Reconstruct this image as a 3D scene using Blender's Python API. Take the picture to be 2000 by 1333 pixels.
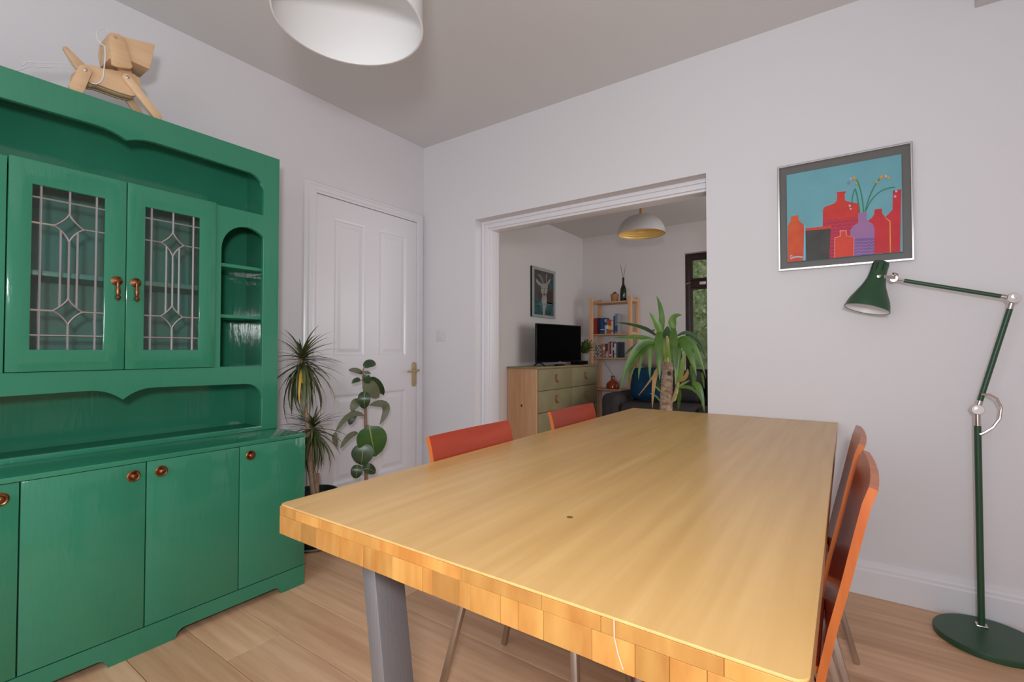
import bpy, bmesh, math, random
from mathutils import Vector as V, Matrix
for o in list(bpy.data.objects): bpy.data.objects.remove(o)
SC = bpy.context.scene; COL = SC.collection
random.seed(7)
PI = math.pi
# ------------------------------------------------------------------ camera
CAM = V((2.625, -2.578, 1.05)); YAW = math.radians(34.97); PITCH = math.radians(1.15); FPX = 931.0
cd = bpy.data.cameras.new('camera'); cam = bpy.data.objects.new('camera', cd); COL.objects.link(cam)
cd.sensor_width = 36; cd.lens = FPX / 2000 * 36; cd.clip_start = .02
cam.location = CAM; cam.rotation_euler = (PI / 2 + PITCH, 0, YAW); SC.camera = cam
FW = V((-math.sin(YAW) * math.cos(PITCH), math.cos(YAW) * math.cos(PITCH), math.sin(PITCH)))
RT = V((math.cos(YAW), math.sin(YAW), 0)); UPV = RT.cross(FW)
def at(px, py, axis, val):
    """point of the photograph's ray on the world plane axis = val (how the room was measured)"""
    d = FW + RT * ((px - 1000) / FPX) - UPV * ((py - 666.5) / FPX)
    return CAM + d * ((val - CAM[axis]) / d[axis])
# ------------------------------------------------------------------ world, lights, exposure
w = bpy.data.worlds.new('sky'); SC.world = w; w.use_nodes = True
bg = w.node_tree.nodes['Background']; bg.inputs[0].default_value = (.80, .88, 1, 1); bg.inputs[1].default_value = 1.0
def area(name, loc, rot, sx, sy, energy, col=(1, 1, 1)):
    l = bpy.data.lights.new(name, 'AREA'); l.shape = 'RECTANGLE'; l.size = sx; l.size_y = sy; l.energy = energy; l.color = col
    o = bpy.data.objects.new(name, l); COL.objects.link(o); o.location = loc; o.rotation_euler = rot; return o
area('unseen_back_fill', (2.2, -4.02, 1.25), (PI / 2, 0, 0), 2.6, 2.2, 24, (.94, .97, 1))      # unseen soft fill added behind the camera for ambient light
fl = area('camera_flash', (2.76, -2.79, 1.30), (PI / 2 + .14, 0, YAW + .14), .15, .15, 22.5, (.955, .97, 1))   # the photographer's flash
area('far_room_fill', (4.12, 1.75, 1.45), (PI / 2, 0, PI / 2), 2.2, 1.3, 27, (1, .97, .94))     # unseen fill added at the right to brighten the far room
SC.view_settings.view_transform = 'Standard'; SC.view_settings.look = 'None'
SC.view_settings.gamma = 1; SC.view_settings.use_curve_mapping = False; SC.view_settings.exposure = 0.0
# ------------------------------------------------------------------ materials
def lin(r, g, b):
    f = lambda c: ((c / 255 + .055) / 1.055) ** 2.4 if c > 10 else c / 255 / 12.92
    return (f(r), f(g), f(b), 1)
MATS = {}
def mat(name, col, rough=.5, metal=0, spec=.5, col2=None, nscale=4, bump=None, rnd=0, stretch=None, coat=0, detail=3, emit=None):
    if name in MATS: return MATS[name]
    m = bpy.data.materials.new(name); m.use_nodes = True; nt = m.node_tree; N = nt.nodes; L = nt.links
    b = N['Principled BSDF']; b.inputs['Base Color'].default_value = col if len(col) == 4 else (*col, 1)
    b.inputs['Roughness'].default_value = rough; b.inputs['Metallic'].default_value = metal
    b.inputs['Specular IOR Level'].default_value = spec; b.inputs['Coat Weight'].default_value = coat; b.inputs['Coat Roughness'].default_value = .12
    vec = None
    if col2 or bump:
        tc = N.new('ShaderNodeTexCoord'); mp = N.new('ShaderNodeMapping'); L.new(tc.outputs['Object'], mp.inputs[0])
        if stretch: mp.inputs['Scale'].default_value = stretch
        vec = mp.outputs[0]
        if rnd:
            oi = N.new('ShaderNodeObjectInfo'); ad = N.new('ShaderNodeVectorMath'); ad.operation = 'MULTIPLY_ADD'
            cv = N.new('ShaderNodeCombineXYZ'); L.new(oi.outputs['Random'], cv.inputs[0]); L.new(oi.outputs['Random'], cv.inputs[1]); L.new(oi.outputs['Random'], cv.inputs[2])
            L.new(cv.outputs[0], ad.inputs[0]); ad.inputs[1].default_value = (37, 53, 71); L.new(vec, ad.inputs[2]); vec = ad.outputs[0]
    out = None
    if col2:
        nz = N.new('ShaderNodeTexNoise'); nz.inputs['Scale'].default_value = nscale; nz.inputs['Detail'].default_value = detail
        L.new(vec, nz.inputs['Vector'])
        cr = N.new('ShaderNodeValToRGB'); cr.color_ramp.elements[0].position = .35; cr.color_ramp.elements[1].position = .65
        cr.color_ramp.elements[0].color = col if len(col) == 4 else (*col, 1); cr.color_ramp.elements[1].color = col2 if len(col2) == 4 else (*col2, 1)
        L.new(nz.outputs['Fac'], cr.inputs[0]); out = cr.outputs[0]
    if rnd:
        oi = N.new('ShaderNodeObjectInfo'); hs = N.new('ShaderNodeHueSaturation')
        mr = N.new('ShaderNodeMapRange'); mr.inputs['To Min'].default_value = 1 - rnd; mr.inputs['To Max'].default_value = 1 + rnd
        L.new(oi.outputs['Random'], mr.inputs[0]); L.new(mr.outputs[0], hs.inputs['Value'])
        if out: L.new(out, hs.inputs['Color'])
        else: hs.inputs['Color'].default_value = col if len(col) == 4 else (*col, 1)
        out = hs.outputs[0]
    if out: L.new(out, b.inputs['Base Color'])
    if bump:
        nb = N.new('ShaderNodeTexNoise'); nb.inputs['Scale'].default_value = bump[0]; nb.inputs['Detail'].default_value = 4; L.new(vec, nb.inputs['Vector'])
        bp = N.new('ShaderNodeBump'); bp.inputs['Strength'].default_value = bump[1]; bp.inputs['Distance'].default_value = .004
        L.new(nb.outputs['Fac'], bp.inputs['Height']); L.new(bp.outputs[0], b.inputs['Normal'])
    if emit: b.inputs['Emission Color'].default_value = emit[0]; b.inputs['Emission Strength'].default_value = emit[1]
    MATS[name] = m; return m
def wood(name, cA, cB, stretch, rough=.4, rnd=0, spec=.5, wave=.5, wscale=6, bump=.12):
    """grain: fine stretched noise over a slow variation, offset per piece"""
    m = bpy.data.materials.new(name); m.use_nodes = True; nt = m.node_tree; N = nt.nodes; L = nt.links; b = N['Principled BSDF']
    b.inputs['Roughness'].default_value = rough; b.inputs['Specular IOR Level'].default_value = spec
    tc = N.new('ShaderNodeTexCoord'); oi = N.new('ShaderNodeObjectInfo')
    cv = N.new('ShaderNodeCombineXYZ')
    for i in range(3): L.new(oi.outputs['Random'], cv.inputs[i])
    ad = N.new('ShaderNodeVectorMath'); ad.operation = 'MULTIPLY_ADD'; L.new(cv.outputs[0], ad.inputs[0]); ad.inputs[1].default_value = (37, 53, 71) if rnd else (0, 0, 0)
    L.new(tc.outputs['Object'], ad.inputs[2])
    mp = N.new('ShaderNodeMapping'); mp.inputs['Scale'].default_value = stretch; L.new(ad.outputs[0], mp.inputs[0])
    n1 = N.new('ShaderNodeTexNoise'); n1.inputs['Scale'].default_value = 40; n1.inputs['Detail'].default_value = 4; L.new(mp.outputs[0], n1.inputs['Vector'])
    n2 = N.new('ShaderNodeTexNoise'); n2.inputs['Scale'].default_value = wscale; n2.inputs['Detail'].default_value = 2; n2.inputs['Distortion'].default_value = wave; L.new(mp.outputs[0], n2.inputs['Vector'])
    mx = N.new('ShaderNodeMix'); mx.data_type = 'FLOAT'; mx.inputs[0].default_value = .5; L.new(n1.outputs['Fac'], mx.inputs[2]); L.new(n2.outputs['Fac'], mx.inputs[3])
    cr = N.new('ShaderNodeValToRGB'); cr.color_ramp.elements[0].position = .36; cr.color_ramp.elements[1].position = .64
    cr.color_ramp.elements[0].color = cA; cr.color_ramp.elements[1].color = cB; L.new(mx.outputs[0], cr.inputs[0])
    hs = N.new('ShaderNodeHueSaturation'); mr = N.new('ShaderNodeMapRange'); mr.inputs['To Min'].default_value = 1 - rnd; mr.inputs['To Max'].default_value = 1 + rnd
    L.new(oi.outputs['Random'], mr.inputs[0]); L.new(mr.outputs[0], hs.inputs['Value']); L.new(cr.outputs[0], hs.inputs['Color']); L.new(hs.outputs[0], b.inputs['Base Color'])
    bp = N.new('ShaderNodeBump'); bp.inputs['Strength'].default_value = bump; bp.inputs['Distance'].default_value = .002
    L.new(n1.outputs['Fac'], bp.inputs['Height']); L.new(bp.outputs[0], b.inputs['Normal'])
    MATS[name] = m; return m
def glass(name, tint=(1, 1, 1, 1), rough=.02):
    m = bpy.data.materials.new(name); m.use_nodes = True; nt = m.node_tree; N = nt.nodes; L = nt.links
    N.remove(N['Principled BSDF']); tr = N.new('ShaderNodeBsdfTransparent'); tr.inputs[0].default_value = tint
    gl = N.new('ShaderNodeBsdfGlossy'); gl.inputs['Roughness'].default_value = rough
    fr = N.new('ShaderNodeFresnel'); fr.inputs[0].default_value = 1.5; mx = N.new('ShaderNodeMixShader')
    L.new(fr.outputs[0], mx.inputs[0]); L.new(tr.outputs[0], mx.inputs[1]); L.new(gl.outputs[0], mx.inputs[2]); L.new(mx.outputs[0], N['Material Output'].inputs[0])
    MATS[name] = m; return m
WALL = mat('wall_paint', (.76, .735, .755), .75, spec=.25, bump=(90, .04))
CEIL = mat('ceiling_paint', (.70, .685, .68), .85, spec=.2)
GLOSSW = mat('white_gloss_paint', (.79, .77, .80), .28, spec=.5)
WARMW = mat('far_wall_paint', (.74, .71, .70), .75, spec=.25)
GREEN = mat('green_gloss_paint', (.030, .215, .122), .10, spec=.6, col2=(.038, .24, .136), nscale=3, bump=(60, .2), stretch=(1, 1, .22))
GREENIN = mat('green_inside_mottled', (.13, .28, .20), .4, col2=(.06, .32, .26), nscale=4)
LEAD = mat('lead_came', (.50, .46, .45), .28, metal=.75)
BRONZE = mat('bronze', (.36, .16, .075), .32, metal=1, col2=(.16, .06, .03), nscale=70)
BRASS = mat('worn_brass', (.55, .42, .24), .4, metal=.7)
OAK = wood('oak_top', (.57, .32, .10, 1), (.71, .44, .165, 1), (1, .045, 1), .30, 0, .5, .4, 3, .06)
BLOCK = wood('oak_block_ends', (.42, .165, .032, 1), (.56, .29, .075, 1), (1, 1, .25), .38, .24, .5, .6, 14, .06)
FLOORW = wood('floor_oak', (.63, .35, .19, 1), (.86, .54, .33, 1), (.06, 1, 1), .42, .10, .4, 1.6, 5, .05)
STEEL = mat('brushed_steel_dark', (.27, .265, .275), .5, metal=.6, bump=(220, .15), stretch=(1, 1, .05))
CHROME = mat('nickel', (.66, .60, .56), .22, metal=1)
SATIN = mat('satin_steel', (.55, .50, .47), .34, metal=1)
PLY = wood('red_stained_ply', (.36, .030, .010, 1), (.46, .055, .016, 1), (1, .06, .4), .22, 0, .5, .4, 5, .04)
PLYE = mat('ply_edge_orange', (.62, .17, .035), .35, col2=(.50, .11, .02), nscale=30, stretch=(1, 1, .1))
LAMPG = mat('lamp_green', (.026, .078, .038), .38, spec=.45)
WHITEP = mat('white_enamel', (.85, .85, .86), .4)
FABRIC = mat('white_shade_fabric', (.74, .73, .725), .8, spec=.2)
PINE = wood('pine', (.68, .37, .19, 1), (.82, .52, .31, 1), (1, 1, .06), .5, .05, .4, .8, 5, .05)
PINEX = wood('pine_lengthwise', (.56, .30, .15, 1), (.66, .40, .22, 1), (.06, 1, 1), .5, .08, .4, .6, 5, .05)
TOYW = wood('toy_beech', (.60, .37, .19, 1), (.72, .50, .31, 1), (1, .08, 1), .45, .10, .4, .6, 9, .05)
TOYD = mat('toy_beech_groove', (.45, .19, .06), .5)
OLIVE = mat('olive_drawer_paint', (.30, .265, .145), .45, col2=(.335, .30, .165), nscale=6)
BLACK = mat('black_plastic', (.005, .005, .006), .35, spec=.25)
SCREEN = mat('tv_screen', (.002, .002, .003), .3, spec=.03)
DARKSLOT = mat('dark_slot', (.004, .008, .005), .7)
CORD = mat('white_cord', (.70, .70, .70), .5)
SOFA = mat('charcoal_sofa', (.042, .036, .038), .9, spec=.2, col2=(.055, .048, .05), nscale=60)
BLUE = mat('teal_blue_cushion', (.004, .032, .075), .85, spec=.2, col2=(.007, .045, .098), nscale=12)
MAUVE = mat('dusty_mauve', (.36, .25, .25), .9, spec=.1)
FRAMEB = mat('brown_window_frame', (.033, .013, .011), .35)
GLASS = glass('clear_glass', (.93, .96, .95, 1)); CGLASS = glass('cabinet_glass', (.985, .99, .985, 1), .02)
SILVER = mat('silver_frame', (.62, .61, .60), .3, metal=.9)
TAUPE = mat('taupe_mount', (.13, .122, .115), .5)
TERRA = mat('terracotta', (.33, .14, .06), .8)
WICKER = mat('wicker', (.40, .21, .10), .8, bump=(120, .6))
BARK = mat('yucca_bark', (.24, .145, .095), .9, col2=(.50, .36, .25), nscale=30, bump=(45, 1.0), stretch=(1, 1, 1.8))
BARKY = mat('yucca_bark_top', (.50, .38, .20), .9, col2=(.34, .30, .09), nscale=35, bump=(60, .8))
CANE = mat('dracaena_cane', (.42, .29, .20), .85, col2=(.30, .19, .12), nscale=25, bump=(60, .6))
STEMR = mat('rubber_stem', (.33, .19, .13), .7)
def leafmat(n, a, b, r=.4, rnd=.18): return mat(n, a, r, col2=b, nscale=9, rnd=rnd)
YUC = leafmat('yucca_leaf', (.060, .150, .020), (.125, .245, .035), .36, .28)
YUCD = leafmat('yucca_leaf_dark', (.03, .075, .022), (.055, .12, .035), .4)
YUCY = leafmat('yucca_sprout_leaf', (.30, .40, .08), (.20, .31, .06), .4)
DEADL = leafmat('dry_leaf', (.50, .33, .12), (.42, .22, .07), .7)
DRAC = leafmat('dracaena_leaf', (.055, .078, .022), (.125, .140, .048), .42, .35)
DRACY = leafmat('dracaena_leaf_yellow', (.62, .42, .05), (.50, .27, .03), .5)
RUB = leafmat('rubber_leaf', (.022, .055, .020), (.04, .085, .028), .3, .12)
RUBG = leafmat('rubber_leaf_green', (.035, .105, .022), (.055, .14, .03), .3, .05)
RUBU = leafmat('rubber_leaf_underside', (.17, .17, .105), (.13, .15, .08), .5, .1)
MIDRIB = mat('midrib', (.30, .36, .10), .5)
SOIL = mat('soil', (.03, .02, .013), .95)
POTG = mat('dark_green_pot', (.012, .03, .022), .3)
GREYP = mat('grey_pot', (.30, .28, .27), .6, col2=(.36, .34, .33), nscale=12)
FERN = leafmat('fern_leaf', (.055, .10, .022), (.10, .16, .035), .5)
BOTTLE = mat('bottle_green_glass', (.010, .018, .006), .12)
VASE = mat('orange_glass', (.32, .045, .008), .12, spec=.6)
HEDGE = mat('hedge_leaf', (.10, .17, .04), .6, col2=(.52, .52, .23), nscale=7, detail=6)
GOLD = mat('gold_ribbed', (.86, .62, .22), .4, metal=.3)
PLASTICW = mat('white_plastic', (.70, .685, .69), .4)
# ------------------------------------------------------------------ mesh helpers
def wloc(o):
    p = V((0, 0, 0))
    while o: p += o.location; o = o.parent
    return p
class MB:
    def __init__(s): s.v = []; s.f = []; s.m = []
    def add(s, vs, fs, mi=0):
        k = len(s.v); s.v += [V(p) for p in vs]
        s.f += [tuple(i + k for i in f) for f in fs]; s.m += [mi] * len(fs); return s
    def box(s, x0, x1, y0, y1, z0, z1, mi=0):
        return s.add([(x0, y0, z0), (x1, y0, z0), (x1, y1, z0), (x0, y1, z0), (x0, y0, z1), (x1, y0, z1), (x1, y1, z1), (x0, y1, z1)],
                     [(3, 2, 1, 0), (4, 5, 6, 7), (0, 1, 5, 4), (1, 2, 6, 5), (2, 3, 7, 6), (3, 0, 4, 7)], mi)
    def prism(s, pts, off, mi=0, mside=None):
        """polygon pts (3D) extruded by off"""
        pts = [V(p) for p in pts]; off = V(off); n = len(pts)
        nr = V((0, 0, 0))
        for i in range(n): nr += (pts[i] - pts[0]).cross(pts[(i + 1) % n] - pts[0])
        if nr.dot(off) > 0: pts = pts[::-1]
        k = len(s.v); s.v += pts + [p + off for p in pts]
        s.f += [tuple(range(k, k + n)), tuple(range(k + 2 * n - 1, k + n - 1, -1))]; s.m += [mi, mi]
        for i in range(n): j = (i + 1) % n; s.f.append((k + j, k + i, k + n + i, k + n + j)); s.m.append(mi if mside is None else mside)
        return s
    def ring(s, inner, outer, off, mi=0):
        """plate between two loops of equal length, extruded by off"""
        n = len(inner); off = V(off); I = [V(p) for p in inner]; O = [V(p) for p in outer]; k = len(s.v)
        s.v += I + O + [p + off for p in I] + [p + off for p in O]
        for i in range(n):
            j = (i + 1) % n
            for q in ((i, j, n + j, n + i), (2 * n + j, 2 * n + i, 3 * n + i, 3 * n + j), (j, i, 2 * n + i, 2 * n + j), (n + i, n + j, 3 * n + j, 3 * n + i)):
                s.f.append(tuple(k + a for a in q)); s.m.append(mi)
        return s
    def tube(s, pts, r, seg=8, mi=0, cap=True):
        pts = [V(p) for p in pts]; n = len(pts); rs = r if isinstance(r, (list, tuple)) else [r] * n
        k = len(s.v); ref = None
        for i, p in enumerate(pts):
            t = (pts[min(i + 1, n - 1)] - pts[max(i - 1, 0)]).normalized()
            if ref is None: ref = t.orthogonal().normalized()
            ref = (ref - t * ref.dot(t)).normalized(); b = t.cross(ref)
            for a in range(seg):
                c = 2 * PI * a / seg; s.v.append(p + (ref * math.cos(c) + b * math.sin(c)) * rs[i])
        for i in range(n - 1):
            for a in range(seg):
                q = (a + 1) % seg; s.f.append((k + i * seg + a, k + i * seg + q, k + (i + 1) * seg + q, k + (i + 1) * seg + a)); s.m.append(mi)
        if cap:
            s.f.append(tuple(k + a for a in range(seg - 1, -1, -1))); s.f.append(tuple(k + (n - 1) * seg + a for a in range(seg))); s.m += [mi, mi]
        return s
    def bar(s, p0, p1, wx, wd, side, mi=0):
        """rectangular bar from p0 to p1, width wx along side, depth wd across"""
        p0, p1 = V(p0), V(p1); t = (p1 - p0).normalized(); sd = V(side); sd = (sd - t * sd.dot(t)).normalized(); d = t.cross(sd)
        c = [sd * (-wx / 2) - d * (wd / 2), sd * (wx / 2) - d * (wd / 2), sd * (wx / 2) + d * (wd / 2), sd * (-wx / 2) + d * (wd / 2)]
        return s.add([p0 + q for q in c] + [p1 + q for q in c], [(3, 2, 1, 0), (4, 5, 6, 7), (0, 1, 5, 4), (1, 2, 6, 5), (2, 3, 7, 6), (3, 0, 4, 7)], mi)
    def lathe(s, prof, c, seg=24, axis=(0, 0, 1), mi=0, close=False, caps=True):
        """prof: (radius, height along axis)"""
        c = V(c); ax = V(axis).normalized(); u = ax.orthogonal().normalized() if abs(ax.z) < .999 else V((1, 0, 0)); b = ax.cross(u); k = len(s.v); n = len(prof)
        for r, h in prof:
            for a in range(seg): g = 2 * PI * a / seg; s.v.append(c + ax * h + (u * math.cos(g) + b * math.sin(g)) * r)
        for i in range(n if close else n - 1):
            ii = (i + 1) % n
            for a in range(seg):
                q = (a + 1) % seg; s.f.append((k + i * seg + a, k + i * seg + q, k + ii * seg + q, k + ii * seg + a)); s.m.append(mi)
        if not close and caps:
            if prof[0][0] > 1e-5: s.f.append(tuple(k + a for a in range(seg - 1, -1, -1))); s.m.append(mi)
            if prof[-1][0] > 1e-5: s.f.append(tuple(k + (n - 1) * seg + a for a in range(seg))); s.m.append(mi)
        return s
    def rbox(s, x0, x1, y0, y1, z0, z1, r=.03, n=3, mi=0):
        """soft box (superellipsoid-like cushion shape)"""
        bm = bmesh.new(); bmesh.ops.create_cube(bm, size=1)
        for v in bm.verts: v.co = V(((x0 + x1) / 2 + v.co.x * (x1 - x0), (y0 + y1) / 2 + v.co.y * (y1 - y0), (z0 + z1) / 2 + v.co.z * (z1 - z0)))
        bmesh.ops.bevel(bm, geom=list(bm.edges), offset=r, segments=n, profile=.5, affect='EDGES')
        bm.verts.index_update(); s.add([v.co.copy() for v in bm.verts], [tuple(v.index for v in f.verts) for f in bm.faces], mi); bm.free(); return s
    def ribbon(s, p0, p1, p2, w, nh, prof='blade', fold=.25, n=8, mi=0):
        p0, p1, p2, nh = V(p0), V(p1), V(p2), V(nh).normalized(); k = len(s.v)
        for i in range(n + 1):
            t = i / n; c = p0 * (1 - t) ** 2 + p1 * 2 * t * (1 - t) + p2 * t * t; tg = ((p1 - p0) * (1 - t) + (p2 - p1) * t).normalized()
            sd = tg.cross(nh)
            if sd.length < .15: sd = tg.cross(V((.3, .2, 1)))
            sd.normalize(); nr = sd.cross(tg)
            if prof == 'blade': q = min(1, .45 + t * 1.9) * (1 - t ** 2.2) ** .8
            elif prof == 'lance': q = min(1, .5 + t * 3) * (1 - t) ** .7
            else: q = max(.02, math.sin(PI * min(.999, t ** .85)) ** .55)
            h = w * q / 2 + .0004
            s.v += [c - sd * h + nr * fold * h, c, c + sd * h + nr * fold * h]
        for i in range(n):
            for a in (0, 1): s.f.append((k + 3 * i + a, k + 3 * i + a + 1, k + 3 * i + a + 4, k + 3 * i + a + 3)); s.m.append(mi)
        return s
    def build(s, name, mats, parent=None, bevel=0, smooth=True, bseg=2, local=False, ang=35):
        me = bpy.data.meshes.new(name); off = V((0, 0, 0)) if (local or parent is None) else wloc(parent)
        me.from_pydata([p - off for p in s.v], [], s.f)
        for m in (mats if isinstance(mats, (list, tuple)) else [mats]): me.materials.append(m)
        me.polygons.foreach_set('material_index', s.m)
        bm = bmesh.new(); bm.from_mesh(me); bmesh.ops.recalc_face_normals(bm, faces=bm.faces)
        if bevel:
            es = [e for e in bm.edges if len(e.link_faces) == 2 and e.calc_face_angle(0) > .6]
            bmesh.ops.bevel(bm, geom=es, offset=bevel, segments=bseg, profile=.5, affect='EDGES', clamp_overlap=True)
        bm.to_mesh(me); bm.free()
        if smooth: me.shade_smooth(); me.set_sharp_from_angle(angle=math.radians(ang))
        o = bpy.data.objects.new(name, me); COL.objects.link(o)
        if parent: o.parent = parent
        return o
def tag(o, label=None, cat=None, group=None, kind=None):
    if label: o['label'] = label
    if cat: o['category'] = cat
    if group: o['group'] = group
    if kind: o['kind'] = kind
    return o
def thing(name, label, cat, loc=(0, 0, 0), group=None):
    o = bpy.data.objects.new(name, None); COL.objects.link(o); o.location = loc; o.empty_display_size = .1
    return tag(o, label, cat, group)
def solo(mb, name, mats, label, cat, loc, group=None, **kw):
    """a thing that is one mesh, its origin at its base"""
    loc = V(loc); m2 = MB(); m2.v = [p - loc for p in mb.v]; m2.f = mb.f; m2.m = mb.m
    o = m2.build(name, mats, None, **kw); o.location = loc; return tag(o, label, cat, group)
def struct(name, mb, m, parent=None, **kw):
    o = mb.build(name, m, parent, **kw)
    if parent is None: o['kind'] = 'structure'
    return o
def dup(root, loc, rz=0, label=None, group=None):
    r = root.copy(); COL.objects.link(r); r.location = loc; r.rotation_euler = (0, 0, rz)
    if label: r['label'] = label
    if group: r['group'] = group
    for ch in list(root.children):
        c = ch.copy(); COL.objects.link(c); c.parent = r
        for g in list(ch.children):
            d = g.copy(); COL.objects.link(d); d.parent = c
    return r
def raycast2(poly, c, d):
    best = 1e9; n = len(poly)
    for i in range(n):
        a = poly[i]; b = poly[(i + 1) % n]; ex, ey = b[0] - a[0], b[1] - a[1]; den = d[0] * ey - d[1] * ex
        if abs(den) < 1e-12: continue
        t = ((a[0] - c[0]) * ey - (a[1] - c[1]) * ex) / den; u = ((a[0] - c[0]) * d[1] - (a[1] - c[1]) * d[0]) / den
        if t > 0 and -1e-6 <= u <= 1 + 1e-6: best = min(best, t)
    return (c[0] + d[0] * best, c[1] + d[1] * best)
def holed(mb, outer, inner, to3, off, N=48, mi=0):
    cx = sum(p[0] for p in inner) / len(inner); cy = sum(p[1] for p in inner) / len(inner); c = (cx, cy)
    angs = {round(math.atan2(p[1] - cy, p[0] - cx), 6) for p in list(outer) + list(inner)}
    if N: angs |= {round(-PI + 2 * PI * i / N, 6) for i in range(N)}
    angs = sorted(angs); I, O = [], []
    for a in angs:
        d = (math.cos(a), math.sin(a)); I.append(to3(*raycast2(inner, c, d))); O.append(to3(*raycast2(outer, c, d)))
    return mb.ring(I, O, off, mi)
def arc(cx, cy, rx, ry, a0, a1, n=10):
    return [(cx + rx * math.cos(math.radians(a0 + (a1 - a0) * i / n)), cy + ry * math.sin(math.radians(a0 + (a1 - a0) * i / n))) for i in range(n + 1)]
def bez(p0, p1, p2, n=10):
    p0, p1, p2 = V(p0), V(p1), V(p2); return [p0 * (1 - t) ** 2 + p1 * 2 * t * (1 - t) + p2 * t * t for t in [i / n for i in range(n + 1)]]
# ================================================================== SETTING
H = 2.598; XR = 3.95; YB = -4.05; YF = 3.36; XL2 = -.34
OX0, OX1, OZ = .506, 2.045, 1.968
fl_ = struct('floor', MB().box(XL2 - .2, XR + .2, YB - .2, YF + .3, -.08, -.006), FLOORW)
# laminate planks, running along x
y_seam = at(780, 1183, 2, 0).y; PW = .192; rows = []
y = y_seam - math.ceil((y_seam - YB) / PW) * PW
pl_cache = {}
while y < -.001:
    y1 = min(y + PW, -.001); x = -random.random() * .9
    while x < XR:
        a, b = max(0, x), min(XR, x + 1.28)
        if b - a > .04:
            key = (round(b - a, 3), round(y1 - y, 3))
            if key not in pl_cache:
                L_, W_ = b - a, y1 - y; p = MB(); g = .0012
                p.box(g, L_ - g, g, W_ - g, -.006, 0); o = p.build('plank', FLOORW, fl_, bevel=.0008, bseg=1, smooth=False); pl_cache[key] = o
            else: o = pl_cache[key].copy(); COL.objects.link(o)
            o.location = (a, y, 0)
        x += 1.28
    y += PW
struct('ceiling', MB().box(XL2 - .2, XR + .2, YB - .2, YF + .3, H, H + .1), CEIL)
struct('wall_left', MB().box(-.15, 0, YB, 0, -.08, H), WALL)
wr = MB(); wr.box(XR, XR + .15, YB, .6, -.08, H).box(XR, XR + .15, 2.9, YF, -.08, H).box(XR, XR + .15, .6, 2.9, -.08, .75).box(XR, XR + .15, .6, 2.9, 2.15, H)  # opening added in the unseen wall for the far-room fill
struct('wall_right', wr, WALL)
wf = MB(); wf.box(XL2 - .15, OX0, 0, .2, -.08, H).box(OX1, XR, 0, .2, -.08, H).box(OX0, OX1, 0, .2, OZ, H)
struct('wall_front', wf, WALL)
wb = MB(); wb.box(-.15, .85, YB - .15, YB, -.08, H).box(3.55, XR + .15, YB - .15, YB, -.08, H).box(.85, 3.55, YB - .15, YB, 2.35, H).box(.85, 3.55, YB - .15, YB, -.08, .10)  # unseen tall opening, shaped around the added soft fill
struct('wall_back', wb, WALL)
struct('wall_left', MB().box(XL2 - .15, XL2, .2, YF, -.08, H), WARMW)
# far wall with its window
WX0, WX1, WZ0, WZ1 = 1.02, 2.35, .74, 2.235
wfar = MB(); wfar.box(XL2 - .15, WX0, YF, YF + .2, -.08, H).box(WX1, XR + .15, YF, YF + .2, -.08, H).box(WX0, WX1, YF, YF + .2, WZ1, H).box(WX0, WX1, YF, YF + .2, -.08, WZ0)
struct('wall_far', wfar, WARMW)
wfy = YF + .075
wn = MB(); fw = .062
holed(wn, [(WX0, WZ0), (WX1, WZ0), (WX1, WZ1), (WX0, WZ1)], [(WX0 + fw, WZ0 + fw), (WX1 - fw, WZ0 + fw), (WX1 - fw, WZ1 - fw), (WX0 + fw, WZ1 - fw)], lambda u, v: V((u, wfy, v)), (0, .07, 0), 0)
window = struct('window_1', wn, FRAMEB, bevel=.004)
TZ = 1.862
MB().box(WX0 + fw, WX1 - fw, wfy - .006, wfy + .064, TZ - .045, TZ + .045).build('transom', FRAMEB, window, bevel=.004)
MB().box(1.66, 1.72, wfy, wfy + .06, WZ0 + fw, WZ1 - fw).build('mullion', FRAMEB, window, bevel=.004)
for (a, b, c, d) in ((WX0 + fw, 1.66, TZ + .045, WZ1 - fw), (1.72, WX1 - fw, TZ + .045, WZ1 - fw), (WX0 + fw, 1.66, WZ0 + fw, TZ - .045), (1.72, WX1 - fw, WZ0 + fw, TZ - .045)):
    q = .022; sb = MB(); holed(sb, [(a, c), (b, c), (b, d), (a, d)], [(a + q, c + q), (b - q, c + q), (b - q, d - q), (a + q, d - q)], lambda u, v: V((u, wfy - .012, v)), (0, .05, 0), 0)
    so = sb.build('sash', FRAMEB, window, bevel=.003)
    MB().box(a + q, b - q, wfy + .012, wfy + .018, c + q, d - q).build('pane', GLASS, so, smooth=False)
tag(MB().tube([(WX0 + .01, wfy - .03, TZ + .0), (WX0 + .075, wfy - .035, TZ + .012)], .006, 8).build('stay', CHROME, window), 'silver casement stay')
tag(MB().box(1.19, 1.262, wfy - .012, wfy - .006, TZ - .014, TZ + .02).build('vent_plate', PLASTICW, window, bevel=.002), 'white vent plate')
struct('trim_1', MB().box(WX0 - .03, WX1 + .03, YF - .04, YF + .075, WZ0 - .025, WZ0), GLOSSW, bevel=.004)
# opening lining (old door frame set back in the plaster reveal)
tr = MB()
for (d0, d1, t) in ((.072, .095, .022), (.085, .2, .05), (.10, .2, .063)):
    tr.box(OX0, OX0 + t, d0, d1, 0, OZ).box(OX1 - min(t, .012), OX1, d0, d1, 0, OZ).box(OX0 + t, OX1 - min(t, .012), d0, d1, OZ - t, OZ)
struct('trim_2', tr, GLOSSW, bevel=.004, bseg=3)
struct('trim_3', MB().box(3.06, XR, YB, 0, 2.407, H), CEIL, bevel=.003)
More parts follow.
